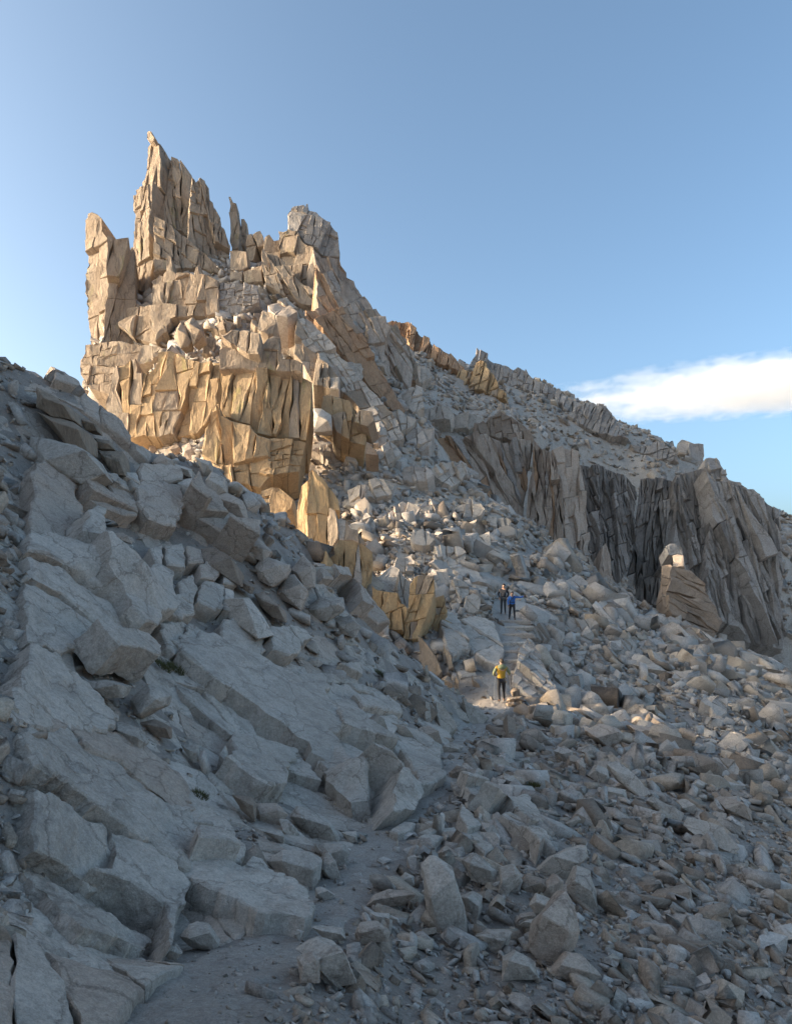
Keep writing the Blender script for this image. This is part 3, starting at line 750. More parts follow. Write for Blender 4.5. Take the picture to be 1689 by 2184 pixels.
wall(t, '8', [(930,855),(945,770),(990,758),(1050,770),(1130,792),(1172,862),(1162,945),(1230,990),(1250,1010),(1242,1105),(1150,1082),(1040,1022),(1015,910)], 64, M['gold_lit'], yaw=6, ang=(88, 6), px=(40, 60), thick=3, amp=.07, mats=[M['tan'], M['near_pink']])
wall(t, '8', [(1165,942),(1180,880),(1205,850),(1290,862),(1306,930),(1260,977)], 63, M['tan'], yaw=-12, ang=(80, 10), px=(40, 50), thick=2, amp=.08)
wall(t, '8', [(1250,1080),(1290,1110),(1335,1170),(1240,1162)], 62, M['brown'], yaw=0, px=(60, 40), thick=2)
boulder('8', [(880,842),(940,845),(1003,890),(1012,1000),(960,1010),(882,1008)], 'grey squarish block wedged right of the golden buttress', M['grey'], 'rock_block', 'rock block', d=61, lean=.2, back=.8)
t = rock_thing('rock_column', 'thin upright flakes above and right of the buttress', 'rock column', '8', (900, 560), 70)
wall(t, '8', [(740,450),(750,378),(800,380),(815,400),(860,420),(920,460),(925,500),(1000,545),(1065,640),(1060,730),(1000,720),(950,700),(880,690),(870,650),(812,540),(790,500)], 70, M['tan'], yaw=4, lean=12, ang=(84, 10), px=(26, 50), thick=3, amp=.1, mats=[M['grey'], M['far']])
t = rock_thing('rock_hump', 'blocky knob on the ridge just above the golden buttress', 'rock knob', '8', (560, 240), 72)
wall(t, '8', [(485,290),(500,200),(520,150),(570,160),(610,185),(620,240),(600,320),(560,340),(505,305)], 71, M['tan'], yaw=-4, ang=(80, 10), px=(50, 60), thick=3, amp=.08)
wall(t, '8', [(560,115),(600,95),(680,80),(770,172),(700,205),(620,190),(575,150)], 74, M['near_pink'], yaw=6, lean=30, ang=(120, 30), px=(70, 60), thick=3, amp=.08)

# ------------------------------------------------------------------ cliffs and crags on the right
t = rock_thing('cliff', 'brown banded cliff across the gully, lighter at its right edge', 'cliff', 'H', (500, 600), 101)
wall(t, 'H', [(0,205),(100,190),(200,192),(240,215),(330,330),(400,440),(520,560),(520,740),(430,700),(330,640),(250,560),(150,450),(100,330),(30,280)], 100, M['far'], yaw=12, lean=16, ang=(112, 30), px=(26, 110), thick=4, amp=.08, mats=[M['fargrey'], M['rust']])
wall(t, 'H', [(200,192),(260,172),(320,170),(370,190),(420,205),(560,195),(555,330),(540,430),(525,560),(400,440),(330,330),(240,215)], 101, M['far'], yaw=10, lean=10, ang=(106, 20), px=(22, 110), thick=4, amp=.1, mats=[M['rust'], M['fargrey']])
wall(t, 'H', [(560,195),(600,240),(650,262),(665,300),(700,420),(720,560),(712,700),(690,810),(600,770),(520,740),(525,560),(540,430),(555,330)], 99, M['far'], yaw=-16, lean=6, ang=(89, 5), px=(17, 120), thick=4, amp=.07, mats=[M['rust'], M['rust'], M['fargrey']])
wall(t, 'H', [(650,262),(700,240),(790,262),(820,400),(830,560),(850,722),(820,800),(790,880),(760,860),(690,810),(712,700),(720,560),(700,420),(665,300)], 100, M['near_pink'], yaw=16, lean=5, ang=(94, 10), px=(32, 110), thick=4, amp=.06, mats=[M['far']])
t = rock_thing('rock_outcrop', 'dark broken outcrop with a white tip on top of the brown cliff', 'outcrop', 'H', (400, 150), 106)
wall(t, 'H', [(250,172),(255,112),(280,115),(300,100),(315,110),(340,78),(365,85),(390,55),(450,80),(520,130),(565,200),(560,235),(480,215),(400,195),(320,175)], 105, M['brown'], yaw=-4, lean=10, ang=(106, 20), px=(26, 40), thick=5, amp=.12, mats=[M['far'], M['fargrey']])
t = rock_thing('cliff', 'black streaked cliff with deep dark clefts at the right', 'cliff', 'H', (1200, 700), 128)
wall(t, 'H', [(810,330),(860,340),(900,330),(1000,370),(1050,382),(1110,470),(1100,560),(1090,700),(1060,860),(970,1000),(880,880),(850,720),(830,560)], 126, M['dark'], yaw=10, lean=6, ang=(99, 20), px=(13, 60), thick=4, amp=.13, gap_px=.8, yawv=.14, jit=14, mats=[M['fargrey']])
wall(t, 'H', [(1110,470),(1120,400),(1200,402),(1300,420),(1310,560),(1290,740),(1230,860),(1225,1000),(1222,1080),(1100,1040),(970,1000),(1060,860),(1090,700),(1100,560)], 129, M['dark'], yaw=-14, lean=6, ang=(88, 15), px=(14, 64), thick=4, amp=.13, gap_px=.8, yawv=.14, jit=14, mats=[M['fargrey']])
wall(t, 'H', [(1300,420),(1320,380),(1370,370),(1450,350),(1480,460),(1500,640),(1480,860),(1470,1050),(1400,1010),(1350,900),(1230,860),(1290,740),(1310,560)], 126, M['dark'], yaw=10, lean=6, ang=(100, 15), px=(15, 70), thick=4, amp=.13, gap_px=.8, yawv=.14, jit=14, mats=[M['fargrey'], M['fargrey']])
wall(t, 'H', [(1450,350),(1500,420),(1560,420),(1600,430),(1640,446),(1720,490),(1850,560),(1850,1300),(1700,1260),(1640,1180),(1540,1150),(1470,1050),(1480,860),(1500,640),(1480,460)], 123, M['fargrey'], yaw=8, lean=8, ang=(106, 30), px=(19, 130), thick=4, amp=.1, gap_px=.6, yawv=.12, jit=13, mats=[M['dark']])
t = rock_thing('rock_spike', 'pale upright flake at the foot of the dark cliff', 'rock spike', 'H', (940, 980), 95)
wall(t, 'H', [(895,930),(900,860),(915,762),(935,742),(950,780),(965,835),(972,980),(960,1010),(930,1010)], 95, M['far'], yaw=6, ang=(92, 10), px=(30, 90), thick=3)
wall(t, 'H', [(780,900),(800,860),(850,830),(880,880),(900,940),(930,1010),(860,980)], 97, M['dark'], yaw=10, ang=(96, 10), px=(30, 60), thick=3)
t = rock_thing('rock_pinnacle', 'layered brown pinnacle with a sunlit white left edge', 'pinnacle', '4', (1400, 450), 60)
wall(t, '4', [(1335,187),(1420,205),(1450,235),(1485,265),(1490,300),(1540,370),(1560,432),(1545,470),(1510,525),(1440,515),(1380,470),(1318,380),(1310,300),(1325,240)], 60, M['brown'], yaw=6, lean=2, ang=(80, -14), px=(120, 34), thick=2, amp=.04, pitchv=.03, yawv=.04, at=(1315, 300))
wall(t, '4', [(1283,182),(1325,176),(1335,187),(1325,240),(1310,300),(1318,380),(1300,372),(1290,362),(1285,300)], 60, M['brown'], yaw=-38, lean=2, ang=(84, -14), px=(60, 34), thick=3, amp=.04, at=(1315, 300))
wall(t, '4', [(1335,137),(1360,130),(1386,135),(1390,185),(1362,190),(1338,187)], 60.6, M['near_pink'], yaw=-30, ang=(88, 2), px=(70, 80), thick=1.4)
wall(t, '4', [(1308,95),(1328,82),(1350,82),(1382,102),(1386,135),(1360,130),(1335,137),(1318,135)], 61.5, M['fargrey'], yaw=4, ang=(80, -12), px=(50, 50), thick=1.6)
t = rock_thing('rock_tower', 'blunt square tooth of rock on the right skyline', 'rock tower', 'H', (1380, 320), 162)
wall(t, 'H', [(1306,285),(1308,225),(1330,202),(1372,215),(1365,300),(1350,320)], 'g', M['fargrey'], yaw=-20, ang=(88, 5), px=(50, 90), thick=6, jag=3.2, stop=.02)
wall(t, 'H', [(1372,215),(1445,228),(1451,290),(1448,335),(1385,322),(1365,300)], 'g', M['fargrey'], yaw=16, ang=(88, 5), px=(70, 90), thick=6, jag=3.2, stop=.02)
t = rock_thing('rock_ridge', 'ragged low ridge left of the square tooth on the skyline', 'rock ridge', 'H', (1200, 280), 176)
wall(t, 'H', [(1060,230),(1110,238),(1170,240),(1178,222),(1200,216),(1228,225),(1235,212),(1245,235),(1275,255),(1300,280),(1310,325),(1180,300),(1080,260)], 'g', M['fargrey'], yaw=0, ang=(80, 10), px=(26, 26), thick=6, amp=.1, jag=3.2, stop=.02)
t = rock_thing('rock_ridge', 'notched ridge end dropping at the right edge of the skyline', 'rock ridge', 'H', (1540, 400), 152)
wall(t, 'H', [(1450,305),(1475,298),(1505,302),(1530,340),(1545,365),(1555,360),(1572,420),(1600,425),(1645,446),(1740,500),(1740,560),(1600,470),(1500,420),(1445,350)], 'g', M['fargrey'], yaw=10, ang=(84, 10), px=(26, 34), thick=6, amp=.09, jag=3.2, stop=.02)
t = rock_thing('rock_crag', 'rusty orange crag on the ridge right of the massif', 'crag', '2', (400, 280), 168)
wall(t, '2', [(235,195),(250,182),(290,183),(330,178),(345,200),(365,215),(380,235),(395,245),(420,270),(440,290),(470,308),(490,318),(498,312),(520,335),(550,365),(560,400),(530,395),(470,365),(420,340),(350,300),(310,250),(270,230)], 'g', M['rust'], yaw=4, lean=8, ang=(78, 20), px=(15, 40), thick=4, amp=.14, jag=3.2, stop=.02)
t = rock_thing('rock_fin', 'pale cracked fin standing below the rusty crag', 'rock fin', '2', (310, 380), 130)
wall(t, '2', [(262,215),(275,192),(288,200),(300,240),(320,275),(345,320),(365,380),(372,412),(340,425),(290,422),(262,420),(250,330),(240,260)], 'g', M['tan'], yaw=-4, lean=10, ang=(76, 15), px=(34, 50), thick=5, amp=.06, jag=3.2, stop=.02)
wall(t, '2', [(205,165),(240,165),(262,215),(240,260),(250,330),(262,420),(225,420),(190,330),(180,250),(170,170)], 'g', M['far'], yaw=14, lean=12, ang=(104, 15), px=(30, 60), thick=5, amp=.06, jag=3.2, stop=.02)
t = rock_thing('rock_crag', 'grey pointed crag on the far skyline', 'crag', '2', (800, 420), 184)
wall(t, '2', [(570,372),(590,335),(600,293),(612,305),(640,312),(655,330),(690,345),(730,358),(770,357),(800,368),(825,400),(850,418),(880,428),(920,450),(950,480),(985,505),(1015,520),(1000,560),(960,550),(900,500),(830,470),(780,430),(700,430),(650,400),(640,352),(600,352)], 'g', M['fargrey'], yaw=4, lean=16, ang=(70, -25), px=(18, 36), thick=8, amp=.14, jag=3.2, stop=.02)
t = rock_thing('rock_crag', 'rounded grey crag with slanting ribs lower on the far skyline', 'crag', '2', (1080, 580), 186)
wall(t, '2', [(1010,522),(1030,512),(1045,520),(1062,506),(1085,518),(1112,520),(1135,552),(1155,590),(1182,640),(1200,660),(1130,650),(1060,625),(1000,600),(960,560),(985,535)], 'g', M['fargrey'], yaw=4, lean=14, ang=(64, -25), px=(15, 40), thick=8, amp=.14, jag=3.2, stop=.02)
t = rock_thing('rock_crag', 'golden sunlit crag below the pointed grey one', 'crag', '2', (630, 440), 172)
wall(t, '2', [(518,455),(525,400),(548,375),(575,380),(598,352),(622,340),(640,350),(645,370),(680,415),(690,450),(722,475),(722,505),(690,490),(640,470),(600,460),(560,480)], 'g', M['gold_lit'], yaw=-18, lean=8, ang=(82, 15), px=(20, 40), thick=6, amp=.12, mats=[M['tan']], jag=3.2, stop=.02)

# small jointed outcrops that stand out of the rubble slopes
def outcrop(u, v, w, h, mat, yaw, lean, ang, group, label, d=None, px=(20, 30)):
    r = random.Random(int(u * 31 + v * 7))
    hp, _ = hit(u, v + h * .42)
    dd = d or (hp.y if hp else 60)
    n = 8
    o_ = []
    for i in range(n):
        a = 2 * math.pi * i / n
        k = r.uniform(.6, 1.2) * (1.0 if math.sin(a) < 0 else .9)
        o_.append((u + math.cos(a) * w / 2 * k, v - math.sin(a) * h / 2 * k * (r.uniform(.8, 1.25) if math.sin(a) > .3 else 1)))
    t = empty('rock_outcrop', P(u, v + h / 2, dd)); tag(t, label, 'outcrop', group)
    wall(t, 'U', o_, dd * .985, mat, yaw=yaw, lean=lean, ang=ang, px=px, thick=max(1.0, min(w, h) * dd / F * .8), amp=.16, rough=.03, yawv=.2, pitchv=.14, at=(u, v + h * .3), jag=1.2)
SITES = [(640,700,70,50),(690,735,80,60),(740,800,90,70),(700,820,60,60),(760,880,80,60),(800,930,70,60),(850,900,80,60),(830,960,90,50),(900,930,80,60),(760,960,70,60),(700,960,70,40),
         (880,1010,100,50),(960,1010,90,60),(800,1040,90,46),(860,1090,80,40),(930,1080,70,40),(1000,1090,90,40),(760,1060,60,60),(780,1120,60,50),(900,1150,70,50),(960,1180,80,50),(1020,1150,70,36),(1060,1110,60,30),
         (860,1200,60,50),(930,1240,70,60),(980,1260,60,60),(1010,1290,40,50),
         (880,850,70,60),(930,880,80,40),(1000,900,80,40),(1040,930,70,30),(900,800,50,50),
         (400,700,60,40),(450,740,60,40),(380,770,50,34),(330,760,50,40),(520,640,50,40),(560,690,50,40),(470,690,50,40)]
for u, v, w, h in SITES:
    hi_ = v < 780 or u < 600
    outcrop(u, v, w, h, M['tan'] if u < 600 else (M['grey'] if (u + v) % 3 else M['talus']), random.uniform(-15, 30), random.uniform(16, 34), (random.uniform(84, 116), random.uniform(0, 30)),
            'outcrops on the massif slope', 'small jointed outcrop sticking out of the rubble slope of the massif')
for i, (u, v, w, h) in enumerate([(1230,1240,60,30),(1300,1300,60,30),(1180,1260,50,34),(1240,1330,80,40),(1330,1380,90,34),(1150,1350,60,40),(1200,1440,80,50),(1330,1470,90,44),(1450,1440,80,36),(1530,1420,70,40),(1530,1500,80,44),(1420,1560,90,50),(1550,1640,90,60)]):
    outcrop(u, v, w, h, M['talus'], random.uniform(-10, 40), random.uniform(30, 50), (random.uniform(110, 140), random.uniform(20, 50)), 'low outcrops in the talus', 'low ribbed outcrop in the talus right of the upper trail')
t = rock_thing('rock_rib', 'fanning rib of upright slabs right of the stone steps', 'rock rib', '4', (720, 700), 31.5)
wall(t, '4', [(620,690),(640,600),(655,545),(690,500),(725,520),(750,600),(785,660),(800,740),(860,810),(800,830),(740,790),(680,740)], 33, M['talus'], yaw=24, lean=56, ang=(112, 24), px=(30, 44), thick=1.2, amp=.2, jag=2)
# ------------------------------------------------------------------ bedrock slabs of the slope left of the trail
LEFT = [(-150,800),(60,815),(200,890),(300,985),(450,1030),(560,1140),(700,1265),(830,1400),(950,1520),(960,1590),(905,1660),(835,1730),(760,1800),(690,1880),(590,1960),(440,2040),(300,2150),(200,2300),(-150,2300),(-150,2050),(-150,1750),(-150,1450),(-150,1150),(-150,950)]
t = empty('bedrock', P(400, 1600, 9)); tag(t, 'jointed granite bedrock of the shaded slope left of the trail', 'bedrock')
for i, (band, size) in enumerate((((1.5, 5), (.42, .62)), ((5, 8), (.6, .9)), ((8, 13), (.9, 1.3)), ((13, 19), (1.2, 1.8)), ((19, 28), (1.5, 2.2)))):
    bedrock(t, LEFT, band, size, (-52, 38), 40 + i, M['slab'])
S_, NP, BR, GR = M['slab'], M['near_pink'], M['brown'], M['grey']
slab('A', [(-260,110),(10,190),(200,330),(480,500),(590,600),(760,720),(900,800),(980,900),(1040,1000),(1110,1080),(1105,1290),(1000,1385),(900,1370),(700,1200),(500,1100),(350,970),(200,860),(10,630),(-260,500)], 'long rounded slab with a dark shadowed crack along its lower edge', thick=.5, lift=.34, cuts=1)
slab('A', [(-260,-160),(10,10),(200,110),(450,160),(650,250),(760,330),(830,380),(900,430),(1000,550),(1080,700),(1072,850),(990,880),(900,790),(760,710),(590,590),(480,490),(240,350),(10,180),(-260,90)], 'pinkish slab lying just above the long rounded one', NP, thick=.4, lift=.2)
slab('A', [(1080,580),(1160,720),(1330,840),(1430,900),(1500,1000),(1600,1150),(1600,1210),(1480,1300),(1340,1170),(1200,1050),(1090,960),(1078,850),(1085,700)], 'smooth blue grey slab below the gravel gully', thick=.35, lift=.14)
slab('A', [(1100,1305),(1300,1290),(1480,1340),(1700,1370),(1858,1480),(2040,1560),(2168,1680),(2100,1800),(1900,1790),(1689,1790),(1500,1700),(1300,1650),(1150,1560),(1060,1430)], 'low slab that dips down to the trail, undercut along its front', thick=.3, lift=.2)
slab('A', [(1120,1080),(1180,1010),(1260,1080),(1350,1170),(1340,1230),(1450,1300),(1480,1340),(1300,1290),(1110,1300)], 'small cracked knob at the end of the long rounded slab', thick=.4, lift=.3, cuts=3)
slab('A', [(-260,640),(10,720),(160,880),(340,960),(390,1340),(350,1480),(200,1480),(10,1300),(-260,1150)], 'grey slab at the left edge under the long rounded one', thick=.4, lift=.12)
slab('A', [(395,1060),(520,1130),(700,1230),(830,1330),(920,1400),(1040,1560),(960,1700),(940,1980),(910,2010),(780,1900),(560,1720),(380,1580),(180,1480),(350,1480),(400,1340)], 'wedge shaped slab ending in a sharp point near the picture bottom', thick=.4, lift=.26)
slab('A', [(-260,1400),(10,1500),(160,1500),(420,1700),(560,1850),(740,1970),(760,2120),(700,2320),(-260,2320)], 'rough dark slab in the bottom left corner', GR, thick=.3, lift=.05, rough=.07, cuts=2)
slab('E', [(-260,600),(10,690),(150,530),(260,520),(500,550),(640,580),(760,600),(775,700),(745,960),(820,1020),(880,1190),(880,1320),(760,1390),(740,1460),(620,1420),(500,1300),(430,1190),(220,1010),(10,860),(-260,740)], 'broad pale slab under the pinkish cracked block', thick=.6, lift=.36, L_px=14, cuts=1)
slab('E', [(-260,770),(10,890),(200,1020),(400,1180),(500,1320),(600,1440),(680,1580),(650,1640),(430,1560),(350,1430),(220,1300),(10,1110),(-260,950)], 'narrow slanting slab strip below the broad pale slab', thick=.5, lift=.24)
slab('E', [(-260,970),(10,1130),(220,1310),(330,1440),(420,1550),(280,1530),(170,1490),(10,1560),(-260,1500)], 'pale slab with a thin diagonal crack above the grey fallen block', thick=.5, lift=.14)
slab('E', [(-260,1560),(10,1600),(80,1720),(230,1860),(300,1960),(330,2060),(480,2111),(420,2200),(200,2290),(10,2290),(-260,2100)], 'smooth slab beside the gravel gully at the left edge', thick=.5, lift=.16)
slab('5', [(555,20),(700,0),(800,70),(870,110),(1000,150),(1190,200),(1205,290),(1250,330),(1240,440),(1220,500),(1215,600),(1190,600),(1110,530),(1000,440),(880,340),(700,210),(560,100)], 'largest smooth blue grey slab in the middle of the slope', thick=.7, lift=.42, L_px=14)
slab('E', [(850,1350),(1000,1330),(1080,1350),(1030,1480),(1020,1610),(960,1600),(890,1540),(860,1450)], 'square block at the upper end of the largest smooth slab', thick=.6, lift=.3)
slab('E', [(1090,1350),(1340,1465),(1470,1570),(1600,1650),(1500,1640),(1350,1640),(1100,1560),(1040,1480)], 'tapering slab joined to the upper edge of the largest smooth slab', thick=.6, lift=.34)
slab('5', [(1215,600),(1225,500),(1260,430),(1400,460),(1420,600),(1432,740),(1440,765),(1360,770),(1290,700)], 'upright slab face left of a long thin vertical crack', thick=.6, lift=.26)
slab('5', [(1412,470),(1540,480),(1600,560),(1620,680),(1577,780),(1450,815),(1434,740),(1418,600)], 'slab face right of the long thin vertical crack above the trail', thick=.6, lift=.3)
slab('5', [(1252,330),(1210,290),(1340,260),(1480,270),(1530,330),(1535,470),(1412,465),(1262,425)], 'pale slab crossed by fine cracks above the two upright faces', thick=.6, lift=.24, cuts=2)
slab('5', [(1195,200),(1300,180),(1450,240),(1500,290),(1490,325),(1350,262),(1212,285)], 'thin slab ledge at the top right of the largest smooth slab', thick=.6, lift=.2)
slab('5', [(1535,330),(1600,380),(1680,440),(1740,520),(1760,620),(1700,660),(1625,680),(1605,560),(1545,475)], 'stepped blue grey slabs beside the trail bend', thick=.5, lift=.16, cuts=5)
slab('5', [(480,60),(560,110),(700,220),(870,340),(910,400),(850,430),(780,410),(680,330),(590,240),(540,160)], 'sloping slab strip below the long crack of the largest slab', thick=.5, lift=.16, cuts=2)
slab('5', [(790,450),(850,440),(1085,510),(1070,560),(1020,575),(850,560),(790,540)], 'flat slab with a pale broken edge below the largest slab', thick=.4, lift=.28)
slab('5', [(755,575),(900,560),(1020,575),(1015,690),(930,700),(850,660),(800,620)], 'flat slab with a brown undercut edge over the gravel gully', thick=.35, lift=.34)
slab('5', [(1025,590),(1100,530),(1190,620),(1200,640),(1110,620)], 'small triangular slab wedged under the largest slab', thick=.4, lift=.2)
slab('G', [(-80,1120),(60,1050),(180,1130),(280,1180),(270,1280),(285,1350),(150,1440),(-20,1420),(-90,1320)], 'rounded pale slab with an orange spot at its lower tip', thick=.6, lift=.3)
slab('G', [(280,1180),(440,1170),(560,1190),(650,1260),(560,1300),(540,1380),(450,1420),(300,1380),(285,1280)], 'rounded slab between the pale one and the thin white flake', thick=.6, lift=.26, cuts=1)
slab('G', [(780,1490),(560,1500),(440,1480),(500,1560),(700,1570),(940,1580),(1070,1600),(1060,1500),(1050,1460),(830,1500)], 'low ledge slab with a straight front', thick=.6, lift=.3, cuts=1)
slab('G', [(800,1580),(900,1640),(1040,1600),(1220,1680),(1340,1800),(1300,1860),(1100,1770),(1000,1800),(880,1740),(820,1660)], 'cracked slab sheet stepping down to the trail', thick=.5, lift=.2, cuts=5)
# blocks of the left ridge
slab('3', [(-110,20),(5,55),(70,80),(150,110),(240,190),(340,240),(400,330),(440,400),(430,470),(340,400),(260,330),(150,230),(100,200),(5,150),(-110,130)], 'pinkish cracked cap slab on the crest at the left edge', NP, thick=.7, lift=.0, cuts=5)
for lab, o_ in (('golden block directly under the cap slab at the left edge', [(-60,110),(5,140),(105,210),(110,260),(5,240),(-60,200)]), ('golden block below a thin ledge at the left edge', [(-60,220),(5,245),(110,268),(165,310),(170,400),(100,400),(5,290)]),
                ('small golden block between two cracks under the cap slab', [(112,222),(210,280),(215,310),(160,302)]), ('tilted golden block resting below the cap slab', [(200,340),(270,350),(290,390),(210,387)]),
                ('golden blocky face right of the grey overhang', [(215,395),(330,400),(342,510),(280,502),(235,440)])):
    boulder('3', o_, lab, M['tan'], 'rock_block', 'rock block', lean=.5, d_off=-.7, back=.8)
boulder('3', [(-90,330),(5,345),(100,370),(210,430),(250,500),(140,545),(60,520),(-90,480)], 'grey overhanging boulder above the pinkish blocks at the left edge', GR, d_off=-.6, back=.7)
slab('3', [(-110,500),(60,520),(100,570),(60,640),(100,700),(70,760),(20,840),(-110,900)], 'pinkish slab face at the left edge', NP, thick=.6, lift=.3)
for lab, o_, m_ in (('cracked pinkish block left of the squared block', [(95,600),(190,580),(260,600),(345,640),(350,740),(300,740),(190,690),(120,640)], NP), ('grey block leaning beside the squared block', [(190,560),(330,560),(345,610),(345,640),(240,600)], GR)):
    slab('3', o_, lab, m_, thick=.7, lift=.4, cuts=4)
slab('3', [(362,560),(378,525),(550,525),(560,590),(470,602),(365,602)], 'top block of the big squared pinkish pile', NP, thick=.9, lift=.6, conform=.2)
slab('3', [(350,620),(365,606),(470,606),(562,596),(550,700),(530,800),(470,795),(400,770),(350,700)], 'big squared pinkish block with faint level seams', NP, thick=.9, lift=.55, conform=.2)
boulder('3', [(130,730),(170,722),(240,740),(275,770),(275,790),(200,785),(145,765)], 'pale lens shaped stone lying on the broad slab', S_, 'boulder', lean=.8, d_off=-.4)
boulder('3', [(275,770),(330,765),(370,800),(365,815),(300,800)], 'brownish stone right of the pale lens shaped one', NP, lean=.8, d_off=-.4)
for lab, o_, m_ in (
    ('jagged brown boulder on the ridge crest left of the golden gap', [(440,370),(480,340),(482,400),(450,412)], BR), ('pinkish boulder topping the ridge crest', [(465,440),(500,410),(555,440),(540,490),(470,480)], NP),
    ('flat pinkish boulder highest on the ridge crest', [(455,325),(500,315),(565,350),(530,380),(460,362)], NP), ('brown boulder behind the flat pinkish one on the crest', [(525,390),(570,360),(600,400),(560,422)], BR),
    ('upright boulder beside the triangular crest boulder', [(595,375),(630,360),(655,400),(640,440),(600,430)], NP), ('triangular pale boulder on the ridge crest', [(652,425),(725,445),(722,480),(690,502)], S_),
    ('rounded pale boulder at the edge of the golden gap', [(700,530),(730,490),(790,520),(790,580),(745,605),(700,598)], S_), ('long flat boulder below the triangular crest boulder', [(550,450),(640,480),(640,520),(560,490)], GR),
    ('small grey boulder in a hollow of the crest pile', [(480,480),(540,475),(560,510),(510,530),(480,510)], GR), ('grey boulder right of the squared pinkish pile', [(565,530),(640,520),(660,570),(600,620),(560,590)], GR),
    ('small dark boulder in the crest hollow', [(640,590),(690,590),(700,620),(650,640)], BR), ('large rounded brown boulder on the crest', [(722,600),(800,585),(868,620),(885,720),(830,705),(740,625)], NP)):
    boulder('3', o_, lab, m_, lean=.45, d_off=-.5, back=.9)
slab('3', [(555,700),(600,630),(720,680),(870,800),(862,900),(800,870),(700,800),(600,740)], 'big cracked block with brown shaded underside', NP, thick=1.2, lift=.9, cuts=4, conform=.25)
for lab, o_, m_ in (
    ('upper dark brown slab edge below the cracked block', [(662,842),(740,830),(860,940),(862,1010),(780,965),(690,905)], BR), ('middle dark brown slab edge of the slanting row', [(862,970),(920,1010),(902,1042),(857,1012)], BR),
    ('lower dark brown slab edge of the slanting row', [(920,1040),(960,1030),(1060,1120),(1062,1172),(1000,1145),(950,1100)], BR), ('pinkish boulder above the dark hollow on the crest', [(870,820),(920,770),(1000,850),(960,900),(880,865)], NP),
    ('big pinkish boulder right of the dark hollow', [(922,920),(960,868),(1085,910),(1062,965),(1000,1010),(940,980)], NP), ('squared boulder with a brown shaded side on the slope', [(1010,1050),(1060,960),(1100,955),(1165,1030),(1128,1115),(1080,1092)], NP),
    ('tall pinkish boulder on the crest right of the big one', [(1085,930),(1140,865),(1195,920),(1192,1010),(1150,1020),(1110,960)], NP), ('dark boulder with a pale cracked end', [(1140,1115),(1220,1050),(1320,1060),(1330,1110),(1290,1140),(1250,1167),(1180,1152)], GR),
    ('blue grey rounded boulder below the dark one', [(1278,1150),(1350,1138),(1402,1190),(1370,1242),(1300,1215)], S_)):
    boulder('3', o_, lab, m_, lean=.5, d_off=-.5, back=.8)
slab('3', [(1190,962),(1290,980),(1420,1040),(1500,1120),(1510,1185),(1450,1200),(1350,1130),(1300,1050),(1200,1010)], 'pinkish crest mass in front of the golden steps', NP, thick=1.0, lift=.45, cuts=3)
boulder('3', [(785,1062),(900,1060),(960,1140),(1010,1230),(935,1252),(860,1182),(800,1150)], 'large slanting block with a brown shaded left side', S_, inner=[(870,1062),(905,1130),(940,1245)], d_off=-.8, push=.3, lean=.5)
for lab, o_ in (('blocky slab left of the large slanting block', [(620,1130),(650,1035),(740,1055),(735,1150),(700,1172)]), ('narrow block beside the large slanting block', [(745,1072),(790,1085),(797,1180),(745,1167)]),
                ('square block in the jointed row under the crest', [(490,892),(570,872),(582,980),(500,972)]), ('second block of the jointed row under the crest', [(585,880),(650,900),(660,955),(592,960)]),
                ('pinkish block at the lower end of the jointed row', [(405,995),(450,960),(520,1010),(512,1060),(420,1052)]), ('round edged block in the middle of the jointed group', [(640,965),(700,940),(742,972),(702,1032),(640,1022)]),
                ('block at the right end of the jointed group', [(745,972),(830,1012),(802,1052),(745,1042)]), ('pinkish block below the jointed row', [(535,1052),(600,1012),(622,1080),(600,1152),(545,1120)]),
                ('broken block with a brown triangular hollow', [(408,902),(470,882),(467,972),(440,962)]), ('pale block under the jointed group', [(470,1100),(590,1110),(600,1190),(540,1220),(460,1180)])):
    slab('3', o_, lab, random.choice([S_, NP, S_]), 'rock_block', 'rock block', thick=.9, lift=.4, conform=.4, L_px=12)
for lab, o_ in (('thin white flake standing on edge', [(1133,1242),(1150,1230),(1218,1300),(1212,1316),(1170,1300)]), ('oval pale stone on the flat ledge slab', [(1133,1342),(1160,1318),(1220,1335),(1232,1352),(1205,1372),(1160,1362)])):
    boulder('3', o_, lab, S_, lean=.8, d_off=-.4)
